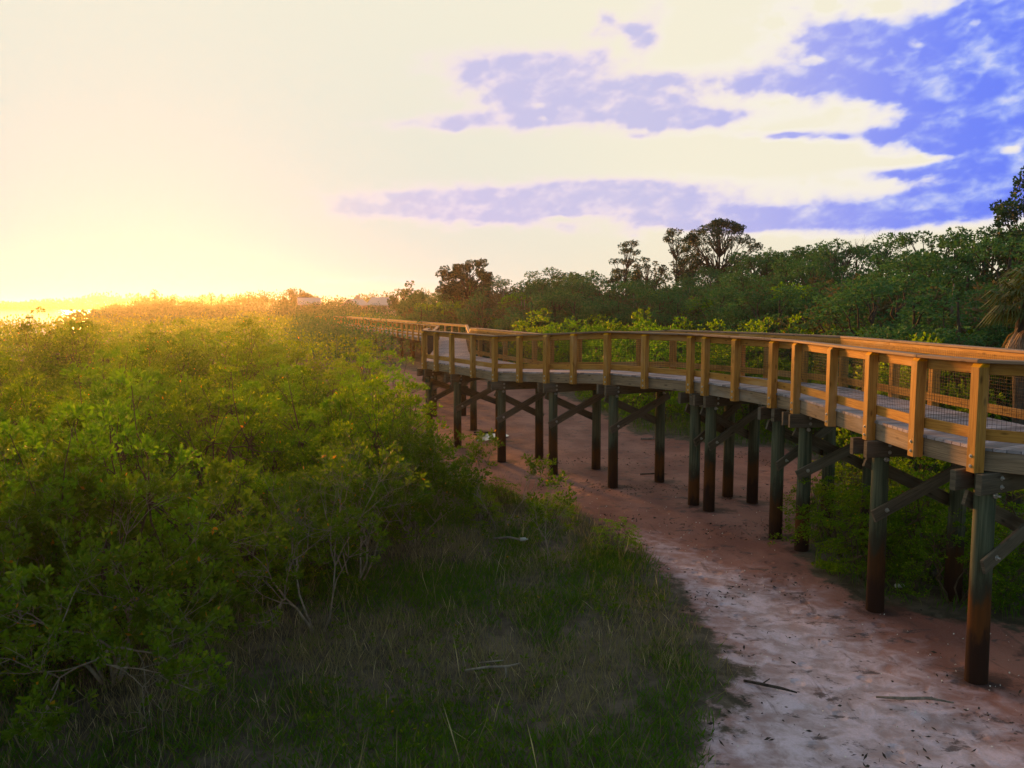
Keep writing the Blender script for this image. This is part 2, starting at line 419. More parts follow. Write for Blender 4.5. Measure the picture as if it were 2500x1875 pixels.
class MB:
    def __init__(self):
        self.v = []; self.f = []; self.uv = []; self.sm = []
    def beam(self, a, b, w, h, up=(0, 0, 1), ch=0.006, seed=None, ends=(0, 0)):
        """timber from a to b (axis through its middle), w across, h along up, chamfered arrises"""
        a = Vector(a); b = Vector(b); d = (b - a); L = d.length; d.normalize()
        up = Vector(up); s = d.cross(up).normalized(); u = s.cross(d).normalized()
        off = (random.random() * 40 if seed is None else seed * 3.7, random.random() * 9)
        x, y = w / 2, h / 2
        prof = [(-x + ch, -y), (x - ch, -y), (x, -y + ch), (x, y - ch), (x - ch, y), (-x + ch, y), (-x, y - ch), (-x, -y + ch)]
        n0 = len(self.v)
        for q, (pt, sk) in enumerate(((a, ends[0]), (b, ends[1]))):
            for (px, py) in prof:
                self.v.append(tuple(pt + s * px + u * py + d * sk * px))
        per = [0]
        for i in range(8):
            p, q = prof[i], prof[(i + 1) % 8]
            per.append(per[-1] + math.hypot(q[0] - p[0], q[1] - p[1]))
        for i in range(8):
            j = (i + 1) % 8
            self.f.append((n0 + i, n0 + j, n0 + 8 + j, n0 + 8 + i))
            self.uv.append([(off[0], off[1] + per[i]), (off[0], off[1] + per[i + 1]), (off[0] + L, off[1] + per[i + 1]), (off[0] + L, off[1] + per[i])])
        self.f.append(tuple(n0 + i for i in reversed(range(8))))
        self.uv.append([(off[0] + prof[i][0] * 0.3, off[1] + prof[i][1]) for i in reversed(range(8))])
        self.f.append(tuple(n0 + 8 + i for i in range(8)))
        self.uv.append([(off[0] + prof[i][0] * 0.3, off[1] + prof[i][1]) for i in range(8)])
        self.sm += [False] * 10
    def hexa(self, c):
        """eight corners: bottom 0-3, top 4-7 (counter clockwise)"""
        n0 = len(self.v)
        self.v += [tuple(p) for p in c]
        ou, ov = random.random() * 40, random.random() * 9
        L = (Vector(c[1]) - Vector(c[0])).length
        W_ = (Vector(c[2]) - Vector(c[1])).length
        for f in ((3, 2, 1, 0), (4, 5, 6, 7), (0, 1, 5, 4), (1, 2, 6, 5), (2, 3, 7, 6), (3, 0, 4, 7)):
            self.f.append(tuple(n0 + i for i in f))
            k = {0: (0, 0), 1: (L, 0), 2: (L, W_), 3: (0, W_), 4: (0, 0), 5: (L, 0), 6: (L, W_), 7: (0, W_)}
            self.uv.append([(ou + k[i][0], ov + k[i][1] + (0.04 if i > 3 else 0)) for i in f])
        self.sm += [False] * 6
    def tube(self, pts, rad, n=8, cap=True, smooth=True):
        pts = [Vector(p) for p in pts]
        n0 = len(self.v)
        u = None
        for i, p in enumerate(pts):
            d = (pts[min(i + 1, len(pts) - 1)] - pts[max(i - 1, 0)]).normalized()
            if u is None:
                u = d.orthogonal().normalized()
            else:
                u = (u - d * u.dot(d)).normalized()
            s = d.cross(u)
            r = rad[i] if hasattr(rad, '__len__') else rad
            for k in range(n):
                a = 2 * math.pi * k / n
                self.v.append(tuple(p + (u * math.cos(a) + s * math.sin(a)) * r))
        for i in range(len(pts) - 1):
            for k in range(n):
                k2 = (k + 1) % n
                self.f.append((n0 + i * n + k, n0 + i * n + k2, n0 + (i + 1) * n + k2, n0 + (i + 1) * n + k))
                self.uv.append([(0, 0), (0, .1), (.1, .1), (.1, 0)])
                self.sm.append(smooth)
        if cap:
            self.f.append(tuple(n0 + k for k in reversed(range(n)))); self.uv.append([(0, 0)] * n); self.sm.append(False)
            b = n0 + (len(pts) - 1) * n
            self.f.append(tuple(b + k for k in range(n))); self.uv.append([(0, 0)] * n); self.sm.append(False)
    def mesh(self, name):
        me = bpy.data.meshes.new(name)
        me.from_pydata(self.v, [], self.f)
        ul = me.uv_layers.new(name='UVMap')
        flat = [c for f in self.uv for uvp in f for c in uvp]
        ul.data.foreach_set('uv', flat)
        me.polygons.foreach_set('use_smooth', self.sm)
        me.update()
        return me
    def build(self, name, mat, parent=None):
        return link(name, self.mesh(name), mat, parent)

def copy_tree(o, parent=None):
    c = o.copy()
    COL.objects.link(c)
    c.parent = parent
    for ch in list(o.children):
        copy_tree(ch, c)
    return c

random.seed(7)
RNG = np.random.default_rng(11)
GZ = -0.2          # level of the sand

# ------------------------------------------------------------------ ground
SAND = [(1.94, 7.0), (1.94, 7.95), (2.35, 8.9), (2.95, 10.16), (2.92, 11.2), (2.8, 12.47), (2.8, 13.41), (2.57, 14.5), (2.14, 16.97), (1.42, 18.72),
        (0.5, 19.74), (-0.64, 21.37), (-1.82, 24.2), (-2.5, 26.28), (-3.83, 30.66), (-5.31, 36.76), (-7.29, 45.84), (-9.62, 55.37),
        (-8.14, 60.77), (-4.12, 55.37), (-0.48, 48.21), (1.82, 45.84), (3.31, 39.09), (3.91, 34.06), (4.45, 29.68), (5.61, 28.75), (7.18, 27.06),
        (8.67, 26.66), (9.2, 25.5), (8.9, 22.98), (7.18, 19.53), (6.1, 16.65), (5.18, 14.38), (5.4, 12.75), (6.3, 12.1), (7.4, 11.6), (7.6, 10), (6.5, 7.0)]
def sdist(X, Y, poly):
    """signed distance, positive inside"""
    P = np.array(poly)
    d = np.full(X.shape, 1e9)
    inside = np.zeros(X.shape, bool)
    n = len(P)
    for i in range(n):
        a, b = P[i], P[(i + 1) % n]
        ex, ey = b - a
        wx, wy = X - a[0], Y - a[1]
        tt = np.clip((wx * ex + wy * ey) / (ex * ex + ey * ey), 0, 1)
        d = np.minimum(d, np.hypot(wx - tt * ex, wy - tt * ey))
        c = ((a[1] > Y) != (b[1] > Y)) & (X < (b[0] - a[0]) * (Y - a[1]) / (b[1] - a[1] + 1e-12) + a[0])
        inside ^= c
    return np.where(inside, d, -d)
def wave(X, Y, s=1.0, seed=0):
    r = np.random.default_rng(seed)
    z = np.zeros(X.shape)
    for k in range(9):
        a = r.uniform(0, 6.28); f = s * 1.55 ** (k * 0.7)
        z += np.sin((X * math.cos(a) + Y * math.sin(a)) * f + r.uniform(0, 6.28)) / (1.3 ** k)
    return z / 3.0
def water_mask(X, Y):
    """1 inside the bay"""
    Ys = np.maximum(Y, 1.0)
    a = np.clip((-X / Ys - 0.50 - 0.02 * np.sin(Y * 0.05)) / 0.03, 0, 1)
    b = np.clip((Y - 140) / 12, 0, 1) * np.clip((930 - Y) / 20, 0, 1)
    return a * b
def ground_z(X, Y):
    X = np.asarray(X, float); Y = np.asarray(Y, float)
    near = np.exp(-((Y - 20) / 60.0) ** 2) * np.exp(-(X / 40.0) ** 2)
    z = GZ + 0.045 * wave(X, Y, 0.9, 3) * near
    s = np.clip(sdist(X, Y, SAND) / 1.2, -1, 1) if np.ndim(X) else 0
    z = z - 0.05 * s * near
    return z - 2.0 * water_mask(X, Y)
def axis(lo, hi, st, far_lo, far_hi):
    a = list(np.arange(lo, hi, st))
    g = st
    while a[-1] < far_hi:
        g *= 1.22; a.append(a[-1] + g)
    g = st
    while a[0] > far_lo:
        g *= 1.22; a.insert(0, a[0] - g)
    return np.array(a)
ax = axis(-9, 11, 0.16, -5000, 5000)
ay = axis(5, 40, 0.16, -300, 9000)
GX, GY = np.meshgrid(ax, ay)
SD = sdist(GX, GY, SAND)
V = np.stack([GX, GY, ground_z(GX, GY)], -1).reshape(-1, 3)
nx, ny = len(ax), len(ay)
ii = (np.arange(ny - 1)[:, None] * nx + np.arange(nx - 1)[None, :]).ravel()
Q = np.stack([ii, ii + 1, ii + nx + 1, ii + nx], 1)
me = quads_mesh('ground', V, Q, smooth=True)
at_s = me.attributes.new('sand', 'FLOAT', 'POINT')
at_s.data.foreach_set('value', np.clip(0.5 + SD.ravel() / 1.6, 0, 1).astype(np.float32))
PALE = [(1.8, 7), (2.2, 9), (2.9, 11.2), (2.9, 13.2), (2.9, 14.6), (2.3, 16.6), (2.7, 16.5), (3.5, 14.9), (4.1, 14.0), (4.8, 12.8), (5.3, 10.2), (5.6, 8.6), (5.6, 7)]
PD = sdist(GX, GY, PALE)
at_p = me.attributes.new('pale', 'FLOAT', 'POINT')
at_p.data.foreach_set('value', np.clip(0.5 + PD.ravel() / 2.0, 0, 1).astype(np.float32))
GROUND = tag(link('ground', me, M['ground']), kind='structure')
PILES = []

wp = MB()
wp.hexa([(-4500, 130, -1.5), (-60, 130, -1.5), (-60, 960, -1.5), (-4500, 960, -1.5), (-4500, 130, -0.55), (-60, 130, -0.55), (-60, 960, -0.55), (-4500, 960, -0.55)])
tag(wp.build('water', M['water']), kind='structure')

# ------------------------------------------------------------------ boardwalk
RAILH = 1.07
# stations: outer (left) rail, inner (right) rail, handrail height
ST = [((7.6, 8.3), (9.3, 10.3), 3.8), ((5.63, 9.93), (7.5, 10.9), 3.8), ((5.42, 11.0), (7.45, 11.6), 3.8), ((5.30, 15.40), (7.18, 15.5), 3.8), ((5.13, 16.24), (7.03, 17.5), 3.8),
      ((4.32, 18.47), (6.05, 19.56), 3.8), ((4.10, 18.99), (5.6, 20.19), 3.8), ((2.41, 20.97), (4.29, 22.04), 3.8),
      ((-0.51, 24.5), (1.2, 25.2), 3.56), ((-3.07, 28.89), (-1.2, 31.2), 3.59), ((-3.25, 31.8), (-1.50, 32.1), 3.58),
      ((-4.36, 44.0), (-2.21, 44.2), 2.95), ((-5.45, 61.0), (-3.45, 63.6), 2.95), ((-24.6, 113.2), (-22.5, 114.0), 2.95), ((-28.0, 118.0), (-26.4, 119.6), 2.95)]
bw = empty('boardwalk', (2.41, 20.97, GZ))
tag(bw, 'long timber boardwalk on round piles with wire mesh railings, bending away across the sand', 'boardwalk')
BW0 = Vector(bw.location)
class BMB(MB):
    def build(self, name, mat, parent=None, origin=None):
        o = Vector(BW0) if origin is None else Vector(origin)
        self.v = [tuple(Vector(p) - o) for p in self.v]
        ob = MB.build(self, name, mat, parent if parent is not None else bw)
        if origin is not None:
            ob.location = o - BW0
        return ob
def v3(p, z): return Vector((p[0], p[1], z))
def perp_in(a, b, toward):
    d = (Vector(b) - Vector(a)).to_3d().normalized()
    n = Vector((-d.y, d.x, 0)).normalized()
    if n.dot(Vector((toward[0], toward[1], 0)) - Vector((a[0], a[1], 0))) < 0:
        n = -n
    return n

# deck boards
for k in range(len(ST) - 1):
    n0, f0, z0 = ST[k]; n1, f1, z1 = ST[k + 1]
    b = BMB()
    n0, f0, n1, f1 = [Vector(p) for p in (n0, f0, n1, f1)]
    L = max((n1 - n0).length, (f1 - f0).length)
    cnt = max(1, int(L / 0.145))
    gap = 0.04
    for i in range(cnt):
        ta, tb = (i + gap) / cnt, (i + 1 - gap) / cnt
        za, zb = z0 + (z1 - z0) * ta - RAILH, z0 + (z1 - z0) * tb - RAILH
        pa, qa = n0.lerp(n1, ta), f0.lerp(f1, ta)
        pb, qb = n0.lerp(n1, tb), f0.lerp(f1, tb)
        ea = (qa - pa).normalized() * 0.05; eb = (qb - pb).normalized() * 0.05
        pa, qa, pb, qb = pa + ea, qa - ea, pb + eb, qb - eb
        c = [v3(pa, za - .038), v3(qa, za - .038), v3(qb, zb - .038), v3(pb, zb - .038), v3(pa, za), v3(qa, za), v3(qb, zb), v3(pb, zb)]
        if (c[1] - c[0]).cross(c[3] - c[0]).z < 0:
            c = [c[i] for i in (3, 2, 1, 0, 7, 6, 5, 4)]
        b.hexa(c)
    b.build('deck', M['deck'])

NEAR_POSTS = [(5.63, 9.93), (5.42, 11.0), (5.384, 12.37), (5.343, 13.78), (5.30, 15.40), (5.13, 16.24), (4.71, 17.42), (4.32, 18.47), (4.10, 18.99),
              (3.22, 20.03), (2.41, 20.97), (1.62, 21.86), (0.94, 22.68), (0.21, 23.6), (-0.51, 24.5), (-1.22, 25.69), (-1.96, 26.95), (-2.57, 28.02), (-3.07, 28.89)]
def along(side, k0, k1, step):
    out = []
    for k in range(k0, k1):
        a, b = Vector(ST[k][side]), Vector(ST[k + 1][side])
        n = max(1, round((b - a).length / step))
        for i in range(n):
            out.append(((a.lerp(b, i / n)), ST[k][2] + (ST[k + 1][2] - ST[k][2]) * i / n, k))
    out.append((Vector(ST[k1][side]), ST[k1][2], k1 - 1))
    return out
def rail_z(p):
    """handrail height at an outer post position"""
    best = (1e9, 3.8)
    for k in range(len(ST) - 1):
        a, b = Vector(ST[k][0]), Vector(ST[k + 1][0])
        e = b - a; q = Vector(p)
        tt = max(0, min(1, (q - a).dot(e) / e.length_squared))
        d = (a + e * tt - q).length
        if d < best[0]:
            best = (d, ST[k][2] + (ST[k + 1][2] - ST[k][2]) * tt)
    return best[1]

n_posts = [0]
extra_posts = BMB()
def post(p, z, dirv, outward, detailed, bolts=True):
    """one railing post, chamfered head, two bolts through the fascia"""
    b = BMB() if detailed else extra_posts
    hw = 0.07
    zb = z - RAILH - 0.30
    d = Vector((dirv[0], dirv[1], 0)).normalized(); o = Vector(outward)
    top = z - 0.041
    base = Vector((p[0], p[1], 0))
    b.beam(base + Vector((0, 0, zb)), base + Vector((0, 0, top - 0.05)), 0.14, 0.14, up=o)
    # bevelled head
    c = []
    for zz, sh in ((top - 0.05, 0.0), (top, 0.045)):
        for (sx, sy) in ((-1, -1), (1, -1), (1, 1), (-1, 1)):
            q = base + d * (hw * sx) + o * (hw * sy - (sh if sy > 0 else 0)); q.z = zz
            c.append(q)
    if (c[1] - c[0]).cross(c[3] - c[0]).z < 0:
        c = [c[i] for i in (3, 2, 1, 0, 7, 6, 5, 4)]
    b.hexa(c)
    if not detailed:
        return None
    ob = b.build('railing_post', M['rail'], origin=(p[0], p[1], zb))
    if bolts:
        for dz in (0.075, 0.20):
            bb = MB()
            q = o * (hw) + Vector((0, 0, dz))
            bb.tube([q + o * 0.0, q + o * 0.004], [0.026, 0.026], 10)
            bb.tube([q + o * 0.004, q + o * 0.018], [0.016, 0.012], 8)
            bb.build('bolt', M['bolt'], ob)
    return ob

def cap_run(pts, inward_of, name='handrail_cap'):
    for k in range(len(pts) - 1):
        (a, za), (b, zb) = pts[k], pts[k + 1]
        n = perp_in(a, b, inward_of)
        d = (Vector(b) - Vector(a)).normalized().to_3d()
        m_ = BMB()
        o = n * 0.025
        m_.beam(v3(a, za - .02) + o - d * 0.03, v3(b, zb - .02) + o + d * (0.028 if k % 2 else 0.026), 0.19, 0.04, up=(0, 0, 1))
        m_.build(name, M['cap'])

def boards(a, za, b, zb, inward_of, fascia=True, wires=True, spacing=None):
    """top board, kerb board, fascia and wire mesh between two posts or stations"""
    n = perp_in(a, b, inward_of)
    off = n * 0.0925
    A, B = Vector((a[0], a[1], 0)), Vector((b[0], b[1], 0))
    d = (B - A).normalized()
    def bd(name, zc0, hh, mat, offv, ext=0.0, th=0.04):
        m_ = BMB()
        m_.beam(A + offv + Vector((0, 0, za + zc0)) - d * ext, B + offv + Vector((0, 0, zb + zc0)) + d * ext, th, hh, up=(0, 0, 1))
        return m_.build(name, mat)
    bd('top_rail', -0.045 - 0.07, 0.14, M['rail'], off)
    bd('bottom_rail', -RAILH + 0.085 + 0.07, 0.14, M['rail'], off)
    if fascia:
        bd('fascia_board', -RAILH - 0.041 - 0.1225, 0.245, M['fascia'], off)
    if wires:
        wire_panel(A, za, B, zb, n)

def wire_panel(A, za, B, zb, n, sp=0.05, r=0.0014):
    d = (B - A); L = d.length; d.normalize()
    lo, hi = -RAILH + 0.10, -0.09
    vs = []
    off = n * 0.119
    def rod(p, q, s):
        # square wire as four-sided box
        e = (q - p).normalized()
        u = n; w_ = e.cross(n).normalized()
        c = [(p + u * (r * i) + w_ * (r * j)) for i, j in ((-1, -1), (1, -1), (1, 1), (-1, 1))]
        e2 = [(q + u * (r * i) + w_ * (r * j)) for i, j in ((-1, -1), (1, -1), (1, 1), (-1, 1))]
        for i in range(4):
            j = (i + 1) % 4
            vs.extend([c[i], c[j], e2[j], e2[i]])
    k = 0
    x = 0.02
    while x < L:
        zc = za + (zb - za) * x / L
        p = A + d * x + off
        rod(p + Vector((0, 0, zc + lo)), p + Vector((0, 0, zc + hi)), 0)
        x += sp
    z = lo + 0.03
    while z < hi:
        rod(A + off + n * 2.2 * r + Vector((0, 0, za + z)), B + off + n * 2.2 * r + Vector((0, 0, zb + z)), 0)
        z += sp * 1.0
    me = quads_mesh('wire_mesh', np.array([tuple(q - BW0) for q in vs]))
    link('wire_mesh', me, M['wire'], bw)

# outer rail near the camera
ctr = lambda k, s: ST[k][1 - s]
NP = [(p, rail_z(p)) for p in NEAR_POSTS]
def inward_near(p):
    best = min(range(len(ST)), key=lambda k: (Vector(ST[k][0]) - Vector(p)).length)
    return ST[best][1]
for i, (p, z) in enumerate(NP):
    a = NP[max(i - 1, 0)][0]; b = NP[min(i + 1, len(NP) - 1)][0]
    n = perp_in(a, b, inward_near(p))
    post(p, z, Vector(b) - Vector(a), -n, True)
for i in range(len(NP) - 1):
    boards(NP[i][0], NP[i][1], NP[i + 1][0], NP[i + 1][1], inward_near(NP[i][0]))
boards(ST[0][0], 3.8, ST[1][0], 3.8, ST[0][1])
for k in range(0, 10):
    cap_run([(ST[k][0], ST[k][2]), (ST[k + 1][0], ST[k + 1][2])], ST[k][1])
# inner rail of the near part
FP = along(1, 0, 9, 1.25)
for i, (p, z, k) in enumerate(FP):
    a = FP[max(i - 1, 0)][0]; b = FP[min(i + 1, len(FP) - 1)][0]
    n = perp_in(a, b, ST[k][0])
    if i % 1 == 0:
        post(p, z, b - a, -n, True, bolts=False)
for i in range(len(FP) - 1):
    k = FP[i][2]
    boards(FP[i][0], FP[i][1], FP[i + 1][0], FP[i + 1][1], ST[k][0])
for k in range(0, 10):
    cap_run([(ST[k][1], ST[k][2]), (ST[k + 1][1], ST[k + 1][2])], ST[k][0])
# the straight stretch behind the bend, then the far stretch to the left
for side in (0, 1):
    SP = along(side, 9, 12, 1.8)
    for i, (p, z, k) in enumerate(SP):
        if i == 0:
            continue
        a = SP[max(i - 1, 0)][0]; b = SP[min(i + 1, len(SP) - 1)][0]
        post(p, z, b - a, -perp_in(a, b, ST[k][1 - side]), i < 12, bolts=False)
    for k in range(9, 12):
        a, b = ST[k][side], ST[k + 1][side]
        boards(a, ST[k][2], b, ST[k + 1][2], ST[k][1 - side])
        if k > 9:
            cap_run([(a, ST[k][2]), (b, ST[k + 1][2])], ST[k][1 - side])
    XP = along(side, 12, 14, 2.0)
    for i, (p, z, k) in enumerate(XP):
        a = XP[max(i - 1, 0)][0]; b = XP[min(i + 1, len(XP) - 1)][0]
        if i == 0: continue
        post(p, z, b - a, -perp_in(a, b, ST[k][1 - side]), side == 0, bolts=False)
    for k in range(12, 14):
        a, b = ST[k][side], ST[k + 1][side]
        boards(a, ST[k][2], b, ST[k + 1][2], ST[k][1 - side], wires=False)
        cap_run([(a, ST[k][2]), (b, ST[k + 1][2])], ST[k][1 - side])
ob = extra_posts.build('railing_post', M['rail'])
ob['kind'] = 'stuff'

# joists under the deck
for k in range(len(ST) - 1):
    n0, f0, z0 = ST[k]; n1, f1, z1 = ST[k + 1]
    b = BMB()
    for fr in (0.28, 0.5, 0.72):
        a = Vector(n0).lerp(Vector(f0), fr); c = Vector(n1).lerp(Vector(f1), fr)
        b.beam(v3(a, z0 - RAILH - 0.041 - 0.12), v3(c, z1 - RAILH - 0.041 - 0.12), 0.05, 0.235)
    b.build('joist', M['beam'])

# bents: two piles, a doubled cap beam, crossed braces
def bent(p_out, p_in, z, full=True, braces=True):
    a = Vector((p_out[0], p_out[1], 0)); c = Vector((p_in[0], p_in[1], 0))
    e = (c - a); L = e.length; e.normalize()
    s = Vector((-e.y, e.x, 0))
    zt = z - RAILH - 0.041 - 0.25          # top of cap beam
    P1 = a + e * 0.22; P2 = c - e * 0.40
    for P in (P1, P2):
        PILES.append((P.x, P.y))
        b = BMB()
        jx, jy = random.uniform(-.015, .015), random.uniform(-.015, .015)
        hts = [-0.9, 0.0, 0.5, 1.0, 1.6, zt - 0.01 - GZ]
        b.tube([(P.x + jx * (1 - i / 5), P.y + jy * (1 - i / 5), GZ + hh) for i, hh in enumerate(hts)],
               [0.134, 0.133, 0.130, 0.127, 0.125, 0.122], 18)
        po = b.build('pile', M['pile'], origin=(P.x, P.y, GZ))
        if full:
            for sg in (1,):
                bb = MB()
                q = Vector((0, 0, zt - 0.30 - GZ)) - e * 0.0
                o_ = -s if s.y > 0 else s
                bb.tube([q + o_ * 0.12, q + o_ * 0.15], [0.035, 0.035], 10)
                bb.tube([q + o_ * 0.15, q + o_ * 0.20], [0.014, 0.014], 8)
                bb.build('bolt', M['bolt'], po)
    for sg in (-1, 1):
        b = BMB()
        oo = s * (0.165 * sg)
        b.beam(a - e * 0.17 + oo + Vector((0, 0, zt - 0.125)), c + e * 0.12 + oo + Vector((0, 0, zt - 0.125)), 0.075, 0.25)
        cb = b.build('cap_beam', M['beam'], origin=(a.x, a.y, zt))
        if full:
            for q0 in (P1, P2):
                bb = MB()
                for dz in (-0.07, -0.18):
                    q = q0 + oo + s * (0.0375 * sg) + Vector((0, 0, zt + dz)) - Vector((a.x, a.y, zt))
                    bb.tube([q, q + s * (0.006 * sg)], [0.03, 0.03], 10)
                    bb.tube([q, q + s * (0.03 * sg)], [0.015, 0.012], 8)
                bb.build('bolt', M['bolt'], cb)
    if braces:
        for sg in (-1, 1):
            b = BMB()
            oo = s * (0.155 * sg)
            lo, hi = (P1, P2) if sg < 0 else (P2, P1)
            dd = (hi - lo).normalized()
            A_ = lo - dd * 0.20 + oo + Vector((0, 0, zt - 1.16)); B_ = hi + dd * 0.15 + oo + Vector((0, 0, zt - 0.36))
            b.beam(A_, B_, 0.045, 0.19, up=(0, 0, 1))
            br = b.build('cross_brace', M['beam'], origin=tuple(A_))
            if full:
                bb = MB()
                q = (B_ - A_) * 0.12
                bb.tube([q + s * sg * 0.0225, q + s * sg * 0.03], [0.034, 0.034], 10)
                bb.tube([q + s * sg * 0.03, q + s * sg * 0.07], [0.015, 0.013], 8)
                bb.build('bolt', M['bolt'], br)

def inner_at(p):
    """inner rail point straight across from an outer post"""
    best = None
    for k in range(len(ST) - 1):
        a, b = Vector(ST[k][0]), Vector(ST[k + 1][0]); e = b - a
        tt = max(0, min(1, (Vector(p) - a).dot(e) / e.length_squared))
        dd = (a + e * tt - Vector(p)).length
        if best is None or dd < best[0] - 1e-6:
            best = (dd, Vector(ST[k][1]).lerp(Vector(ST[k + 1][1]), tt))
    return best[1]
for i in (0, 2, 4, 5, 7, 8, 10, 12, 14, 16, 18):
    p, z = NP[i]
    bent(p, inner_at(p), z)
for (k, cnt) in ((10, 4), (11, 5), (12, 13)):
    for i in range(1, cnt + 1):
        tt = i / cnt
        a = Vector(ST[k][0]).lerp(Vector(ST[k + 1][0]), tt); c = Vector(ST[k][1]).lerp(Vector(ST[k + 1][1]), tt)
        bent(a, c, ST[k][2] + (ST[k + 1][2] - ST[k][2]) * tt, full=False, braces=k < 12)

# dark scoured mud round the foot of every pile
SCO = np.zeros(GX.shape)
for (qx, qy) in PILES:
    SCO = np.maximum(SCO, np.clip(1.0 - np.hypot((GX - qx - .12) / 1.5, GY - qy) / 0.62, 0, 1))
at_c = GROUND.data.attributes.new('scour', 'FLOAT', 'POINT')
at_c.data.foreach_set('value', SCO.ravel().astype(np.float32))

# ------------------------------------------------------------------ plants
def leaf_quads(P, D, L, Wd, rng, up_bias=0.0):
    """diamond leaves: P base points, D directions, L lengths, Wd widths"""
    n = len(P)
    D = D / (np.linalg.norm(D, axis=1, keepdims=True) + 1e-9)
    R = rng.normal(size=(n, 3)); R[:, 2] *= 0.6
    Sd = np.cross(D, R); Sd /= (np.linalg.norm(Sd, axis=1, keepdims=True) + 1e-9)
    L = L[:, None]; Wd = Wd[:, None]
    N = np.cross(Sd, D)
    V = np.empty((n, 4, 3))
    V[:, 0] = P
    V[:, 1] = P + D * L * 0.55 + Sd * Wd * 0.5 + N * L * 0.06
    V[:, 2] = P + D * L
    V[:, 3] = P + D * L * 0.55 - Sd * Wd * 0.5 + N * L * 0.06
    return V.reshape(-1, 3)

def rosettes(C, D, per, L, rng, wr=0.42, spread=0.9):
    """whorls of leaves at points C pointing along D"""
    n = len(C)
    P = np.repeat(C, per, 0); A = np.repeat(D, per, 0)
    R = rng.normal(size=(n * per, 3))
    Dd = A + R * spread
    Ln = L * rng.uniform(0.65, 1.25, n * per)
    return leaf_quads(P + R * 0.012, Dd, Ln, Ln * wr, rng)

def sphere_pts(n, rng):
    v = rng.normal(size=(n, 3))
    return v / np.linalg.norm(v, axis=1, keepdims=True)

def limb(mb, a, b, r0, r1, rng, n=4, sag=0.0, sides=5, wig=0.08):
    a = np.array(a, float); b = np.array(b, float)
    L = np.linalg.norm(b - a)
    pts = []; rs = []
    for i in range(n + 1):
        tt = i / n
        p = a + (b - a) * tt
        if 0 < i < n:
            p = p + rng.normal(size=3) * L * wig * 0.5
        p[2] += sag * L * math.sin(math.pi * tt) * (1 if sag else 0)
        pts.append(tuple(p)); rs.append(r0 + (r1 - r0) * tt)
    mb.tube(pts, rs, sides, cap=False)
    return pts

def shrub_mesh(seed, rad, h, clumps, per_clump, leaves, L, base=0.15, clr=0.34, stems=6, flat=1.0):
    """rounded dense shrub: leaf clumps spread through a lumpy dome, carried on stems"""
    rng = np.random.default_rng(seed)
    d = sphere_pts(clumps * 3, rng)
    d = d[d[:, 2] > -0.25][:clumps]
    rr = rng.uniform(0.45, 1.0, len(d)) ** 0.45
    lump = 1 + 0.22 * np.sin(d[:, 0] * 5 + seed) * np.cos(d[:, 1] * 4.3 + seed * 2)
    C = d * (rr * lump)[:, None]
    C[:, 0] *= rad; C[:, 1] *= rad
    C[:, 2] = base * h + np.maximum(C[:, 2] + 0.2, 0) / 1.2 * h * (1 - base) * flat
    mb = MB()
    hubs = []
    for s in range(stems):
        a = s / stems * 6.28 + rng.uniform(-.3, .3)
        r = rng.uniform(0.3, 0.5) * rad
        top = (math.cos(a) * r, math.sin(a) * r, h * rng.uniform(0.4, 0.6))
        limb(mb, (math.cos(a) * .1, math.sin(a) * .1, -0.1), top, 0.028, 0.014, rng, 4)
        hubs.append(top)
    hubs = np.array(hubs)
    for c in C:
        j = np.argmin(np.linalg.norm(hubs - c, axis=1))
        limb(mb, hubs[j], c, 0.012, 0.005, rng, 3, sides=3)
    lv = []
    for c in C:
        r = clr * rng.uniform(0.6, 1.25)
        q = sphere_pts(per_clump, rng)
        q[:, 2] = np.abs(q[:, 2]) * 0.8 - 0.15
        rad_q = rng.uniform(0.5, 1.0, per_clump)[:, None]
        pts = c + q * r * rad_q
        out = q + np.array([0, 0, 0.55]) + 0.35 * (c - np.array([0, 0, h * .4])) / max(rad, 1)
        lv.append(rosettes(pts, out, leaves, L, rng))
    return mb.mesh('stems'), quads_mesh('foliage', np.concatenate(lv))

def grow(rng, start, d, length, r, depth, segs, tips, mb, spread=0.55, shrink=0.68, up=0.15, kids=(2, 4), sides=4):
    """recursive twiggy branching"""
    p = np.array(start, float); d = np.array(d, float)
    pts = [tuple(p)]; rs = [r]
    n = 3
    for i in range(n):
        d = d + rng.normal(size=3) * 0.16 + np.array([0, 0, up * 0.3]); d /= np.linalg.norm(d)
        p = p + d * length / n
        pts.append(tuple(p)); rs.append(r * (1 - 0.45 * (i + 1) / n))
        if depth > 0 and i >= 1 and rng.random() < 0.6:
            nd = d + rng.normal(size=3) * spread; nd /= np.linalg.norm(nd)
            grow(rng, p, nd, length * shrink * rng.uniform(.7, 1.1), r * 0.55, depth - 1, segs, tips, mb, spread, shrink, up, kids, sides)
    mb.tube(pts, rs, sides, cap=False)
    if depth == 0:
        tips.append((p, d))
        return
    for k in range(rng.integers(kids[0], kids[1])):
        nd = d + rng.normal(size=3) * spread + np.array([0, 0, up]); nd /= np.linalg.norm(nd)
        grow(rng, p, nd, length * shrink * rng.uniform(.75, 1.15), r * 0.55, depth - 1, segs, tips, mb, spread, shrink, up, kids, sides)

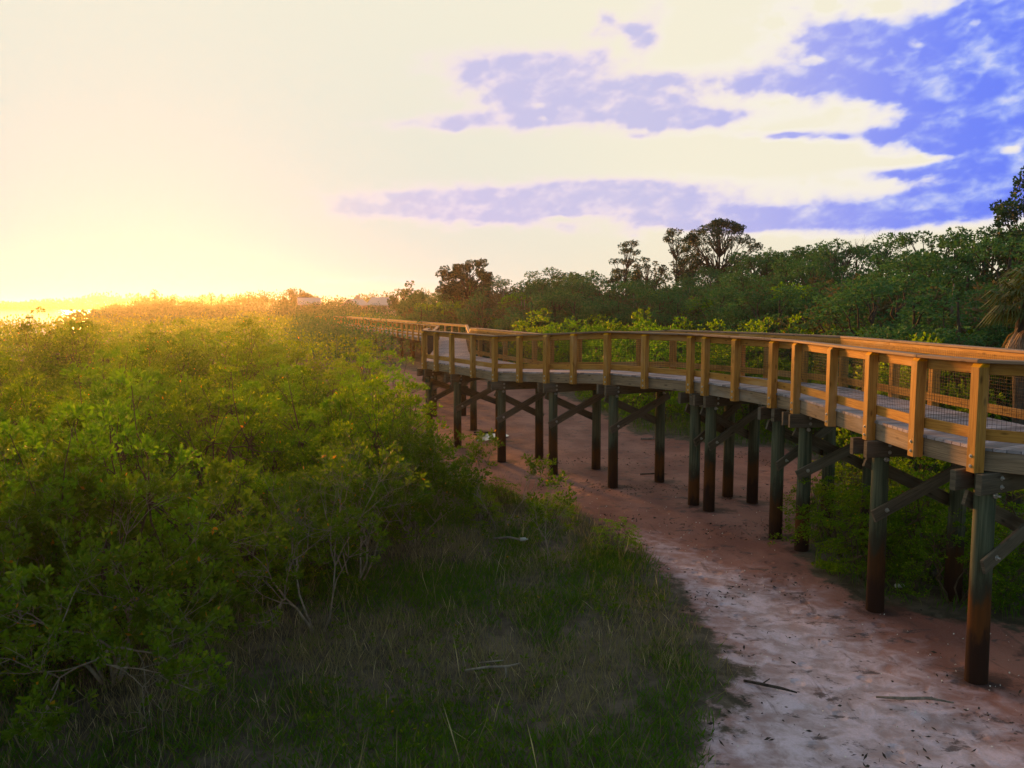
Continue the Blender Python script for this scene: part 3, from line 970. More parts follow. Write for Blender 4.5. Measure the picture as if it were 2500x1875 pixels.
def twiggy_mesh(seed, h, stems, depth, leaf_frac, L, lean=0.5, r=0.022, leaves=7, upper=0.0):
    rng = np.random.default_rng(seed)
    mb = MB(); tips = []
    for s in range(stems):
        a = s / stems * 6.28 + rng.uniform(-.5, .5)
        d = np.array([math.cos(a) * lean, math.sin(a) * lean, 1.0]) ; d /= np.linalg.norm(d)
        grow(rng, (math.cos(a) * .05, math.sin(a) * .05, -0.08), d, h * rng.uniform(.34, .5), r * rng.uniform(.7, 1.1), depth, None, tips, mb)
    C = np.array([q[0] for q in tips]); D = np.array([q[1] for q in tips])
    keep = (rng.random(len(C)) < leaf_frac) & (C[:, 2] > upper)
    C, D = C[keep], D[keep]
    C2 = np.concatenate([C, C - D * 0.06 + rng.normal(size=C.shape) * .03])
    D2 = np.concatenate([D, D])
    return mb.mesh('stems'), quads_mesh('foliage', rosettes(C2, D2 + np.array([0, 0, .3]), leaves, L, rng))

def tree_mesh(seed, h, clumps, trunk_r, L, per, leaves, fork=0.45, clr=(0.9, 0.9, 0.55), lean=(0, 0), wr=0.5, twigs=4, limb_r=0.5):
    """tree: tapered trunk, one limb to every crown clump, leaf sprays round its twigs"""
    rng = np.random.default_rng(seed)
    mb = MB()
    tp = []
    for i in range(7):
        tt = i / 6
        tp.append((lean[0] * tt + rng.normal() * .03 * h * .1, lean[1] * tt + rng.normal() * .03 * h * .1, -0.3 + (h * 0.93 + 0.3) * tt))
    mb.tube(tp, [trunk_r * (1.25 if i == 0 else 1) * (1 - 0.78 * i / 6) for i in range(7)], 8, cap=False)
    tp = np.array(tp)
    lv = []
    for c in clumps:
        c = np.array(c, float)
        zb = max(h * fork, c[2] - 0.75 * np.hypot(c[0] - lean[0], c[1] - lean[1]) - 0.15 * h)
        zb = min(zb, h * 0.85)
        i = int(np.argmin(np.abs(tp[:, 2] - zb)))
        limb(mb, tp[i], c, trunk_r * limb_r * (1 - 0.6 * zb / h) + .01, 0.012, rng, 4, sag=-0.04, sides=5, wig=0.07)
        for _ in range(twigs):
            e = c + rng.normal(size=3) * np.array(clr) * 0.6
            limb(mb, c - (c - tp[i]) * 0.15, e, 0.012, 0.005, rng, 2, sides=3)
        q = sphere_pts(per, rng) * rng.uniform(0.35, 1.0, per)[:, None] ** 0.6
        sc = np.array(clr) * rng.uniform(0.75, 1.2)
        pts = c + q * sc
        lv.append(rosettes(pts, q + np.array([0, 0, 0.35]), leaves, L, rng, wr=wr, spread=0.8))
    return mb.mesh('trunk'), quads_mesh('crown', np.concatenate(lv))

def plant(name, meshes, mats, parts, loc, rz=0.0, sc=1.0, label=None, cat='shrub', group=None, sz=None):
    o = empty(name, loc, rz)
    o.scale = (sc, sc, sc if sz is None else sz)
    for me, mt, nm in zip(meshes, mats, parts):
        link(nm, me, mt, o)
    return tag(o, label, cat, group)

def place(proto, loc, rz, sc, label, group=None, sz=None):
    c = copy_tree(proto)
    c.location = loc
    c.rotation_euler = (0, 0, rz)
    c.scale = (sc, sc, sc if sz is None else sz)
    for k in ('group',):
        if k in c: del c[k]
    return tag(c, label, None, group)

def gz(x, y):
    return float(ground_z(np.array([x]), np.array([y]))[0])

# ---- dense mangrove shrubs left of the boardwalk
PROT = {}
def protos(key, specs, mats, parts, name, cat):
    PROT[key] = []
    for s in specs:
        ms = s
        o = plant(name, ms, mats, parts, (0, 0, -50), cat=cat)
        PROT[key].append(o)
used = set()
def put(key, i, loc, rz, sc, label, group=None, sz=None):
    pr = PROT[key][i % len(PROT[key])]
    if pr.name not in used:
        used.add(pr.name)
        pr.location = loc; pr.rotation_euler = (0, 0, rz); pr.scale = (sc, sc, sc if sz is None else sz)
        return tag(pr, label, None, group)
    c = place(pr, loc, rz, sc, label, None, sz)
    return tag(c, None, None, group)

protos('mangrove', [shrub_mesh(20 + i, 1.25 + .1 * (i % 3), 2.75, 58, 19, 7, 0.072, base=0.0, clr=0.33) for i in range(5)],
       (M['stem'], M['mangrove']), ('stems', 'foliage'), 'mangrove_shrub', 'shrub')
protos('bright', [shrub_mesh(40 + i, 1.35, 2.7, 60, 19, 8, 0.070, base=0.12, clr=0.36) for i in range(2)],
       (M['stem'], M['bright']), ('stems', 'foliage'), 'bright_shrub', 'shrub')
protos('mid', [shrub_mesh(60 + i, 1.75, 3.9, 62, 12, 6, 0.135, base=0.06, clr=0.50) for i in range(4)],
       (M['stem'], M['mangrove']), ('stems', 'foliage'), 'mangrove_shrub', 'shrub')
protos('midbright', [shrub_mesh(70 + i, 1.75, 3.8, 62, 12, 6, 0.135, base=0.06, clr=0.50) for i in range(2)],
       (M['stem'], M['bright']), ('stems', 'foliage'), 'bright_shrub', 'shrub')

R = random.Random(5)
EDGE = [(9.0, -5.9), (10.0, -5.5), (11.2, -5.1), (12.1, -4.6), (13.4, -4.0), (14.5, -3.4), (15.8, -3.1), (18.3, -3.0), (20.5, -3.1), (22.5, -3.8), (24.2, -4.4), (26.3, -5.0),
        (28.5, -5.7), (30.7, -6.2), (36.8, -7.2), (45.0, -8.2), (55.0, -10.0), (66.0, -14.0), (118.0, -33.0), (400.0, -100.0)]
def edge_x(y):
    for (y0, x0), (y1, x1) in zip(EDGE, EDGE[1:]):
        if y0 <= y <= y1:
            return x0 + (x1 - x0) * (y - y0) / (y1 - y0)
    return EDGE[0][1]
BANDS = [(10.2, 16.0, 1.8, 'mangrove shrub in the shaded front rows of the left thicket', 'front rows of the mangrove thicket', 0.98),
         (16.0, 24.0, 2.0, 'green mangrove shrub in the middle rows of the left thicket', 'middle rows of the mangrove thicket', 1.05),
         (24.0, 35.0, 2.15, 'sun yellowed mangrove shrub in the back rows of the left thicket', 'back rows of the mangrove thicket', 1.10),
         (35.0, 50.0, 2.8, 'hazy golden mangrove shrub beyond the back rows of the left thicket', 'hazy far rows of the mangrove thicket', 1.15)]
cnt = 0
for (y0, y1, st, lab, grp, sc0) in BANDS:
    y = y0
    while y < y1:
        x = edge_x(y)
        while x > -0.71 * y - 3.0:
            px, py = x + R.uniform(-.45, .3) * st * .6, y + R.uniform(-.4, .4) * st
            sc = sc0 * R.uniform(0.82, 1.16)
            low = 0.64 if (y0 > 23 and -0.27 < px / py < -0.08) else 1.0
            if px < edge_x(py) + 0.3:
                sc *= low
                put('mangrove' if R.random() < .86 else 'bright', cnt, (px, py, gz(px, py)), R.uniform(0, 6.28), sc, lab, grp, sz=sc * R.uniform(.62, 1.20))
                cnt += 1
            x -= st
        y += st * 0.9
# low skirt along the front of the thicket
yy = 8.8
while yy < 21:
    px, py = edge_x(yy) + R.uniform(-.25, .35), yy
    sc = R.uniform(.62, .8)
    put('mangrove' if R.random() < .8 else 'bright', cnt, (px, py, gz(px, py)), R.uniform(0, 6.28), sc, 'low shrub of the leafy front edge where the left thicket meets the grass', 'low shrubs of the thicket edge', sz=sc * R.uniform(.6, .85))
    cnt += 1
    yy += R.uniform(.75, 1.1)
# shrubs one can single out
put('bright', 0, (-4.3, 26.6, gz(-4.3, 26.6)), 0.7, 1.12, 'bright lime green rounded shrub beside the far bend of the boardwalk', sz=1.14)
put('bright', 1, (-9.2, 20.0, gz(-9.2, 20.0)), 2.1, 1.15, 'tall yellow lit shrub standing above its neighbours under the sun glow', sz=1.28)
put('bright', 0, (-5.0, 17.0, gz(-5, 17)), 3.9, 1.05, 'bright green shrub with pale tips in the middle of the left thicket', sz=1.12)
put('bright', 1, (-3.7, 18.6, gz(-3.7, 18.6)), 5.2, 1.0, 'bright green shrub with pale tips nearest the red sand', sz=1.06)
put('bright', 1, (-10.3, 15.6, gz(-10.3, 15.6)), 1.2, 1.1, 'bright green shrub at the left edge of the picture', sz=1.1)

# ---- sparse twiggy shrubs and saplings in front
def one(name, meshes, lab, loc, rz=0, sc=1, mats=None, cat='shrub', group=None):
    return plant(name, meshes, mats or (M['twig'], M['thin']), ('stems', 'foliage'), loc, rz, sc, lab, cat, group)
one('twiggy_shrub', twiggy_mesh(3, 2.9, 7, 4, 0.9, 0.080, lean=0.62, r=0.026, leaves=9, upper=0.5), 'half bare twiggy shrub with grey stems at the bottom left corner', (-4.9, 9.75, gz(-4.9, 9.75)), 0.4)
one('twiggy_shrub', twiggy_mesh(4, 2.6, 6, 4, 1.0, 0.080, lean=0.5, r=0.024, leaves=9, upper=0.4), 'sparse leafy shrub cut by the left edge of the picture', (-6.3, 9.9, gz(-6.3, 9.9)), 1.9)
one('pale_shrub', twiggy_mesh(8, 2.3, 3, 4, 0.6, 0.07, lean=0.42, r=0.026, upper=0.5), 'pale stemmed shrub with a forked white trunk in front of the thicket', (-2.75, 11.4, gz(-2.75, 11.4)), 0.2)
one('twiggy_shrub', twiggy_mesh(12, 2.0, 5, 4, 0.55, 0.075, lean=0.6, r=0.020, upper=0.5), 'tangled half bare shrub at the thicket edge behind the pale stemmed shrub', (-2.6, 13.4, gz(-2.6, 13.4)), 2.2)
one('twiggy_shrub', twiggy_mesh(15, 2.0, 5, 4, 0.9, 0.075, lean=0.35, r=0.02, upper=0.6), 'leafy sapling cluster with thin upright stems at the thicket corner', (-1.9, 15.6, gz(-1.9, 15.6)), 0.9)
one('sapling', twiggy_mesh(21, 1.9, 2, 3, 0.8, 0.08, lean=0.35, r=0.016, leaves=6), 'thin leaning sapling with two bare stems against the red sand', (-0.25, 16.6, gz(-.25, 16.6)), 0.3, cat='sapling')
one('sapling', twiggy_mesh(22, 1.6, 2, 3, 0.6, 0.08, lean=0.4, r=0.015, leaves=6), 'small forked sapling on the grass nearest the sandy track', (0.7, 14.1, gz(.7, 14.1)), 1.3, cat='sapling')
one('sapling', twiggy_mesh(23, 1.7, 2, 3, 0.7, 0.08, lean=0.3, r=0.015, leaves=6), 'slender sapling between the thicket corner and the red sand', (-0.9, 18.2, gz(-.9, 18.2)), 2.3, cat='sapling')
for i, (x, y, lab) in enumerate([(0.9, 17.3, 'low green bush on the grass edge where the sandy track narrows'), (-0.2, 18.6, 'low dark bush on the grass edge nearest the thicket'),
                                 (1.95, 15.2, 'low bush at the point of the grass beside the sandy track'), (-0.6, 17.2, 'low spreading bush behind the thin leaning sapling')]):
    put('bright' if i % 2 == 0 else 'mangrove', i, (x, y, gz(x, y)), i * 1.7, 0.34, lab, sz=0.24)

# ---- shrubs behind and below the boardwalk
LOW = []
for (x, y) in [(1.2, 49.0), (3.0, 47.0), (4.6, 43.5), (5.0, 39.5), (5.6, 35.5), (6.2, 32.2), (7.4, 30.6), (8.9, 29.6), (10.6, 29.0), (10.6, 25.8), (11.2, 23.0), (9.8, 20.9),
               (8.5, 35), (7.5, 39), (6.6, 43.5), (5.0, 47.5), (9.6, 32.6), (11.8, 32), (13.2, 28.4), (13.4, 24.6), (10.5, 37), (9, 42), (7.6, 47.2), (3.0, 52.0),
               (12.6, 35.5), (11.4, 41), (10.2, 46.5), (14.8, 31.0), (15.4, 26.5), (15.0, 22.0), (5.4, 52), (8.0, 52), (10.6, 51), (13.5, 39.0)]:
    LOW.append((x + R.uniform(-.5, .5), y + R.uniform(-.6, .6)))
for i, (x, y) in enumerate(LOW):
    br = R.random() < (0.62 if x / y < 0.24 else 0.30)
    s = R.uniform(.86, 1.08)
    put('midbright' if br else 'mid', i, (x, y, gz(x, y)), R.uniform(0, 6.3), s,
        'fresh green shrub in the bushes behind the boardwalk' if br else 'dark green shrub in the bushes behind the boardwalk', 'bushes behind the boardwalk', sz=s * R.uniform(.85, 1.05))
for i, (x, y, s, lab) in enumerate([(6.1, 14.7, .78, 'low dark shrub growing under the boardwalk between the nearest pile pairs'), (7.0, 13.6, .8, 'dark shrub growing under the deck at the right edge'),
                                    (6.3, 16.3, .62, 'small shrub with yellow leaves beside the double piles'), (8.2, 15.6, .95, 'dark shrub under the boardwalk behind the nearest piles'),
                                    (8.6, 12.6, .8, 'shaded shrub behind the nearest pile at the right edge'), (8.1, 19.2, .8, 'shrub hanging over the sand beyond the double piles'),
                                    (6.9, 12.6, .72, 'dark shrub between the two nearest pairs of piles'), (7.5, 14.5, .85, 'dark shrub under the middle of the deck beside the second pair of piles'),
                                    (6.0, 13.7, .6, 'low leafy shrub at the sand edge beside the second pile'), (7.9, 17.1, .85, 'dark shrub behind the double piles under the deck'),
                                    (9.3, 14.2, 1.0, 'tall shaded shrub beyond the far side of the deck at the right edge')]):
    put('mangrove', i + 2, (x, y, gz(x, y)), i * 1.3, s, lab, sz=s * .72)

# ---- wooded rise on the right
def dome_clumps(seed, n, rad, z0, z1, shell=0.5, flat=1.0):
    rng = np.random.default_rng(seed)
    d = sphere_pts(n * 2, rng); d = d[d[:, 2] > -0.55][:n]
    rr = rng.uniform(shell, 1.0, len(d)) ** 0.6 * (1 + .18 * np.sin(d[:, 0] * 4 + seed))
    c = d * rr[:, None]
    return np.stack([c[:, 0] * rad, c[:, 1] * rad, z0 + (c[:, 2] + .55) / 1.55 * (z1 - z0) * flat], 1)
TP = ('trunk', 'crown')
protos('wood', [tree_mesh(100 + i, 7.0, dome_clumps(100 + i, 34, 1.9 + .2 * (i % 2), 0.5, 6.9, .45), 0.13, 0.125, 44, 6, clr=(.62, .62, .42), twigs=1, fork=0.25) for i in range(4)],
       (M['trunk'], M['hill']), TP, 'broadleaf_tree', 'tree')
protos('fresh', [tree_mesh(120 + i, 6.5, dome_clumps(120 + i, 34, 1.8, 1.0, 6.4, .45), 0.12, 0.125, 44, 6, clr=(.6, .6, .42), twigs=1, fork=0.25) for i in range(1)],
       (M['trunk'], M['bright']), TP, 'broadleaf_tree', 'tree')
protos('drab', [tree_mesh(130 + i, 6.5, dome_clumps(130 + i, 26, 1.8, 1.8, 6.3, .35), 0.11, 0.17, 17, 5, clr=(.6, .6, .45), twigs=4, fork=0.3) for i in range(2)],
       (M['deadwood'], M['hilldry']), TP, 'sparse_tree', 'tree')
SKY = [(-0.12, 0.012), (-0.085, 0.018), (-0.06, 0.026), (-0.005, 0.040), (0.075, 0.043), (0.18, 0.041), (0.24, 0.047), (0.30, 0.062), (0.36, 0.071), (0.47, 0.079), (0.545, 0.086), (0.58, 0.10), (0.62, 0.12), (0.9, 0.16)]
def lin(tab, u):
    if u <= tab[0][0]: return tab[0][1]
    for (a, b), (c, d) in zip(tab, tab[1:]):
        if a <= u <= c: return b + (d - b) * (u - a) / (c - a)
    return tab[-1][1]
FRONT = [(-0.12, 86), (-0.1, 80), (-0.05, 71), (0.0, 60), (0.2, 50), (0.3, 40), (0.42, 27), (0.5, 23.5), (0.9, 22)]
BACK = [(-0.1, 100), (0.05, 92), (0.2, 82), (0.3, 66), (0.4, 54), (0.5, 44), (0.6, 35), (0.9, 28)]
ZONES = [(0.33, 'lower'), (0.7, 'middle'), (9, 'upper')]
k = 0
rows = 0
y = 17.0
while y < 100:
    st = 1.95 + y * 0.011
    x = -0.11 * y
    while x < 0.74 * y:
        px, py = x + R.uniform(-.8, .8), y + R.uniform(-.8, .8)
        u = px / py
        f0, b0 = lin(FRONT, u), lin(BACK, u)
        if f0 < py < b0:
            fr = (py - f0) / (b0 - f0)
            H = EYE + lin(SKY, u) * py * (0.30 + 0.70 * fr ** 0.8) * R.uniform(0.88, 1.04) - GZ - 0.25
            kind = R.random()
            dryp = 0.34 if 0.08 < fr < 0.62 else 0.0
            key = 'drab' if kind < dryp else ('fresh' if kind > 0.93 and fr < 0.5 else 'wood')
            hh = 7.0 if key == 'wood' else 6.5
            zone = next(n for lim, n in ZONES if fr < lim)
            what = {'drab': 'thin brownish tree', 'fresh': 'fresh green tree', 'wood': 'dark green tree'}[key]
            sz = H / hh
            put(key, k, (px, py, gz(px, py)), R.uniform(0, 6.28), 0.62 * sz + 0.62, what + ' among the %s trees of the wooded rise' % zone,
                '%s trees of the wooded rise' % zone, sz=sz)
            k += 1
        x += st
    y += st * 0.95
print('wood trees', k)

# ---- trees that stand out on the skyline
def solo(name, meshes, mats, loc, lab, rz=0.0, sc=1.0, group=None, cat='tree'):
    return plant(name, meshes, mats, TP, loc, rz, sc, lab, cat, group)
# umbrella shaped tree
rng = np.random.default_rng(5)
cl = []
for i in range(62):
    a = rng.uniform(0, 6.28); r = math.sqrt(rng.uniform(0, 1)) * 3.3
    cl.append((r * math.cos(a), r * math.sin(a), 12.1 - 2.3 * (r / 3.3) ** 2 + rng.uniform(-.35, .15)))
for i in range(16):
    a = rng.uniform(0, 6.28); r = rng.uniform(1.2, 2.9)
    cl.append((r * math.cos(a), r * math.sin(a), rng.uniform(7.6, 9.2)))
solo('umbrella_tree', tree_mesh(201, 11.6, cl, 0.24, 0.14, 46, 5, clr=(.55, .55, .28), twigs=3, fork=0.55), (M['trunk'], M['pine']), (18.6, 75, gz(18.6, 75)),
     'tallest tree with a wide domed crown on the skyline')
# layered pines
def pine_clumps(seed, tiers):
    rng = np.random.default_rng(seed); out = []
    for (z, r, n, side) in tiers:
        for i in range(n):
            a = rng.uniform(0, 6.28); q = r * rng.uniform(.35, 1)
            out.append((q * math.cos(a) + side, q * math.sin(a), z + rng.uniform(-.25, .25)))
    return out
solo('pine_tree', tree_mesh(211, 10.2, pine_clumps(1, [(10.1, .7, 6, 0.2), (9.3, 1.0, 7, .1), (8.4, 1.1, 6, -.5), (7.6, 1.2, 6, -.9), (6.9, 1.0, 5, -1.3), (7.0, .6, 3, .7)]), 0.13, 0.13, 26, 5, clr=(.36, .36, .2), twigs=3, fork=0.6),
     (M['trunk'], M['pine']), (10.3, 75, gz(10.3, 75)), 'layered pine with open tiers, leftmost of the skyline pines')
solo('pine_tree', tree_mesh(212, 11.0, pine_clumps(2, [(11.0, .7, 7, -.3), (10.3, 1.0, 7, 0), (9.3, .9, 6, .5), (8.4, 1.0, 7, .6), (7.5, 1.1, 7, .7)]), 0.12, 0.13, 26, 5, clr=(.36, .36, .22), twigs=3, fork=0.6),
     (M['trunk'], M['pine']), (14.6, 74, gz(14.6, 74)), 'thin tall pine close to the left of the domed tree')
solo('spreading_tree', tree_mesh(213, 8.6, dome_clumps(3, 22, 1.6, 7.2, 8.9, .5), 0.13, 0.14, 24, 5, clr=(.4, .4, .22), twigs=3, fork=0.62), (M['trunk'], M['pine']),
     (12.3, 75.5, gz(12.3, 75.5)), 'small spreading tree with a forked trunk between the two pines')
solo('spreading_tree', tree_mesh(214, 9.0, dome_clumps(4, 26, 1.9, 7.0, 9.2, .5), 0.13, 0.14, 24, 5, clr=(.42, .42, .24), twigs=3, fork=0.62), (M['trunk'], M['pine']),
     (21.4, 74, gz(21.4, 74)), 'small spreading tree at the right foot of the domed tree')
solo('spreading_tree', tree_mesh(215, 9.2, dome_clumps(14, 26, 1.7, 7.4, 9.0, .5), 0.13, 0.14, 24, 5, clr=(.42, .42, .24), twigs=3, fork=0.62), (M['trunk'], M['pine']),
     (16.2, 76, gz(16.2, 76)), 'low spreading tree filling the gap left of the domed trunk')
for i, (x, y, h, lab) in enumerate([(18.9, 62, 8.6, 'flat topped skyline tree first right of the domed tree'), (20.4, 56.5, 8.6, 'flat topped skyline tree second right of the domed tree'),
                                    (20.9, 53, 8.6, 'round topped skyline tree beside the leafless snag'), (22.0, 44, 8.3, 'skyline tree right of the leafless snag'), (23.6, 41.5, 8.6, 'skyline tree below the tall tree at the right edge')]):
    solo('spreading_tree', tree_mesh(220 + i, h, dome_clumps(20 + i, 30, 2.0, h - 1.9, h + .1, .5), 0.14, 0.14, 26, 5, clr=(.45, .45, .25), twigs=3, fork=0.6), (M['trunk'], M['hill']),
         (x, y, gz(x, y)), lab)
solo('oak_tree', tree_mesh(230, 9.0, np.concatenate([dome_clumps(31, 60, 2.6, 5.4, 9.4, .55), dome_clumps(32, 14, 3.2, 4.4, 6.6, .75)]), 0.24, 0.16, 60, 6, clr=(.5, .5, .34), twigs=3, fork=0.42), (M['trunk'], M['pine']),
     (-4.6, 86, gz(-4.6, 86)), 'rounded dark tree standing alone left of the wooded rise')
solo('oak_tree', tree_mesh(231, 9.4, np.concatenate([dome_clumps(33, 46, 1.9, 6.0, 9.7, .5), dome_clumps(34, 12, 2.5, 4.6, 6.8, .7)]), 0.2, 0.13, 34, 6, clr=(.45, .45, .3), twigs=3, fork=0.5), (M['trunk'], M['pine']),
     (20.4, 32.4, gz(20.4, 32.4)), 'tall dark tree rising out of the right edge of the picture')
# leafless snag
rng = np.random.default_rng(9); mb = MB(); tips = []
grow(rng, (0, 0, -0.2), np.array([.12, 0, 1.0]), 4.4, 0.10, 0, None, tips, mb)
for s in range(4):
    grow(rng, tips[0][0] - np.array([0, 0, .25 * s]), np.array([rng.uniform(-.8, .8), rng.uniform(-.8, .8), .8]), 1.9, 0.045, 3, None, tips, mb, spread=0.4)
sn = empty('bare_tree', (21.0, 49.5, gz(21, 49.5) + 0.4))
mb.build('trunk', M['deadwood'], sn)
tag(sn, 'leafless grey snag poking above the wooded rise', 'tree')

# ---- cabbage palm with hanging dead fronds
def palm_meshes(seed, h, nf, L, nd):
    rng = np.random.default_rng(seed)
    mb = MB()
    mb.tube([(0, 0, -.3), (.05, 0, h * .4), (-.03, .04, h * .8), (0, 0, h)], [.17, .15, .15, .12], 12, cap=True)
    tr = mb.mesh('trunk')
    def fan(base, d, size, droop, lvs):
        d = d / np.linalg.norm(d)
        side = np.cross(d, [0, 0, 1.0]); side /= np.linalg.norm(side) + 1e-9
        n = 16
        hub = base + d * size * .45 + np.array([0, 0, -droop * size * .12])
        out = []
        w = 0.02
        out += [base - side * w, base + side * w, hub + side * w * .6, hub - side * w * .6]
        for i in range(n):
            a = (i / (n - 1) - .5) * 2.5
            dd = d * math.cos(a) + side * math.sin(a) + np.array([0, 0, 0.12 * math.cos(a * 2)])
            ln = size * .62 * (0.75 + .25 * math.cos(a)) * rng.uniform(.85, 1.1)
            mid = hub + dd * ln * .55 + np.array([0, 0, -droop * ln * .10])
            tip = hub + dd * ln + np.array([0, 0, -droop * ln * .55])
            sd = np.cross(dd, [0, 0, 1.0]); sd = sd / (np.linalg.norm(sd) + 1e-9) * .022 * size / .9
            out += [hub, hub, mid + sd, mid - sd]
            out += [mid - sd, mid + sd, tip + sd * .12, tip - sd * .12]
        lvs.append(np.array(out))
    lv, dl = [], []
    top = np.array([0, 0, h])
    for i in range(nf):
        a = i * 2.4 + rng.uniform(-.3, .3); e = rng.uniform(-.35, 1.15)
        d = np.array([math.cos(a) * math.cos(e), math.sin(a) * math.cos(e), math.sin(e)])
        fan(top + np.array([0, 0, rng.uniform(-.15, .1)]), d, L * rng.uniform(.85, 1.1), 1.25, lv)
    for i in range(nd):
        a = i * 2.4 + .5; e = rng.uniform(-1.25, -.75)
        d = np.array([math.cos(a) * math.cos(e), math.sin(a) * math.cos(e), math.sin(e)])
        fan(top + np.array([0, 0, -.25 - rng.uniform(0, .35)]), d, L * rng.uniform(.7, .95), 1.3, dl)
    return tr, quads_mesh('crown', np.concatenate(lv)), quads_mesh('dead_fronds', np.concatenate(dl))
pm = palm_meshes(3, 4.75, 30, 0.9, 22)
po = plant('cabbage_palm', pm, (M['trunk'], M['palm'], M['deadpalm']), ('trunk', 'crown', 'dead_fronds'), (11.35, 18.4, gz(11.35, 18.4)), 0.4, 1.0,
           'fan palm with a skirt of hanging dead fronds behind the handrail at right', 'palm')
pm2 = palm_meshes(6, 5.2, 20, 1.25, 12)
plant('cabbage_palm', pm2, (M['trunk'], M['palm'], M['deadpalm']), ('trunk', 'crown', 'dead_fronds'), (12.7, 19.6, gz(12.7, 19.6)), 1.4, 1.0,
      'fan palm half cut off by the right edge of the picture', 'palm')

# ---- far thicket, far wood (nobody could count these)
def canopy(seed, pts, rad, h, per, L, rng=None):
    rng = np.random.default_rng(seed)
    out = []
    for (x, y, z, r, hh, n, l) in pts:
        d = sphere_pts(n, rng); d[:, 2] = np.abs(d[:, 2])
        rr = rng.uniform(.75, 1.05, n)[:, None]
        P = np.array([x, y, z]) + d * rr * np.array([r, r, hh])
        D = d + rng.normal(size=(n, 3)) * .7
        out.append(leaf_quads(P, D, l * rng.uniform(.6, 1.3, n), l * .6 * rng.uniform(.6, 1.2, n), rng))
    return np.concatenate(out)
FAR0, FAR1 = Vector(ST[12][0]), Vector(ST[13][0])
def near_far_walk(x, y):
    for k in (10, 11, 12, 13):
        a = (Vector(ST[k][0]) + Vector(ST[k][1])) / 2; b = (Vector(ST[k + 1][0]) + Vector(ST[k + 1][1])) / 2; e = b - a
        tt = max(0, min(1, (Vector((x, y)) - a).dot(e) / e.length_squared))
        if (a + e * tt - Vector((x, y))).length < 3.1: return True
    return False
pts = []
y = 50.0
while y < 340:
    st = 2.3 * (y / 50) ** 0.85
    x = -0.68 * y - 4
    hi = -0.055 * y if y > 62 else edge_x(y)
    while x < hi:
        px, py = x + R.uniform(-.5, .5) * st, y + R.uniform(-.5, .5) * st
        if not near_far_walk(px, py) and float(water_mask(np.array([px]), np.array([py]))[0]) < 0.2 and (py > 62 or px < edge_x(py)):
            hh = R.uniform(2.0, 2.75) + (0.25 if py > 130 else 0)
            pts.append((px, py, GZ, st * .85, hh, 95, 0.20 * (y / 50) ** 0.85))
        x += st
    y += st
me = quads_mesh('mangrove_thicket', canopy(3, pts, 1, 1, 1, 1))
tag(link('mangrove_thicket', me, M['mangrove']), kind='stuff')
# greyer scrub below the rise, behind the straight stretch
pts = []
for i in range(520):
    y = R.uniform(64, 135); x = R.uniform(-0.26 * y, 0.02 * y)
    if near_far_walk(x, y): continue
    pts.append((x, y, GZ, 1.7, R.uniform(2.4, 4.2), 110, 0.24))
me = quads_mesh('scrub', canopy(8, pts, 1, 1, 1, 1))
tag(link('scrub', me, M['hill']), kind='stuff')
# tree lines towards the bay
pts = []
for i in range(430):
    y = R.uniform(150, 330); u = R.uniform(-0.66, -0.07)
    if float(water_mask(np.array([u * y]), np.array([y]))[0]) > 0.1: continue
    if u < -0.5 and y > 240: continue
    if u > -0.34 and y < 235: continue
    hgt = ((7.4 if u > -0.33 else 5.4) + 1.2 * math.sin(u * 40) + R.uniform(-.6, 2.0)) * (0.75 if u < -0.45 else 1)
    pts.append((u * y, y, GZ, R.uniform(3, 6), max(3.4, hgt * min(1.0, y / 260)), 170, 0.75))
for i in range(60):
    y = R.uniform(180, 198); u = R.uniform(-0.285, -0.125)
    pts.append((u * y, y, GZ, R.uniform(2.0, 3.4), R.uniform(4.2, 5.5), 170, 0.5))
me = quads_mesh('tree_line', canopy(9, pts, 1, 1, 1, 1))
tag(link('tree_line', me, M['hill']), kind='stuff')
pts = []
for i in range(420):
    x = R.uniform(-1500, 200); y = R.uniform(965, 1060)
    b = 8 + 5 * math.sin(x * .011) + 3 * math.sin(x * .037 + 1)
    pts.append((x, y, -0.2, R.uniform(14, 26), max(5, b + R.uniform(-2, 4)), 120, 3.4))
me = quads_mesh('far_shore_wood', canopy(10, pts, 1, 1, 1, 1))
tag(link('far_shore_wood', me, M['hill']), kind='stuff')

# trees one can tell apart on the hazy skyline
for i, (x, y, h, lab) in enumerate([(-19.6, 150, 8.2, 'rounded tree above the far scrub right of the pale houses'), (-14.0, 120, 6.6, 'small open tree between the rounded tree and the lone dark tree'),
                                    (-57, 215, 8.4, 'hazy dark tree left of the pale houses'), (-52, 210, 8.0, 'hazy tree close left of the first pale house')]):
    solo('broadleaf_tree', tree_mesh(240 + i, h, dome_clumps(50 + i, 30, h * .32, h * .35, h, .5), 0.2, 0.34, 26, 5, clr=(h * .1, h * .1, h * .07), twigs=1, fork=0.35), (M['trunk'], M['hill']), (x, y, gz(x, y)), lab)
pf = palm_meshes(12, 8.6, 16, 1.9, 6)
first = None
for i, (px_, y, s) in enumerate([(382, 300, 1.08), (520, 310, .98), (545, 320, .93), (430, 330, .95), (498, 330, .92), (610, 300, 1.0)]):
    x = (px_ - 1250) / 2022 * y
    lab = ['tallest of the tiny palms on the glowing skyline', 'tiny palm of the skyline pair right of the glow', 'tiny palm of the skyline pair right of the glow', 'tiny palm beside the tallest palm on the glowing skyline',
           'tiny palm just left of the skyline palm pair', 'tiny palm on the low skyline nearest the pale houses'][i]
    if first is None:
        first = plant('palm_tree', pf, (M['trunk'], M['pine'], M['pine']), ('trunk', 'crown', 'dead_fronds'), (x, y, GZ), i, s, lab, 'palm', 'palms on the far skyline')
    else:
        o = place(first, (x, y, GZ), i * 1.3, s, lab); o['group'] = 'palms on the far skyline'

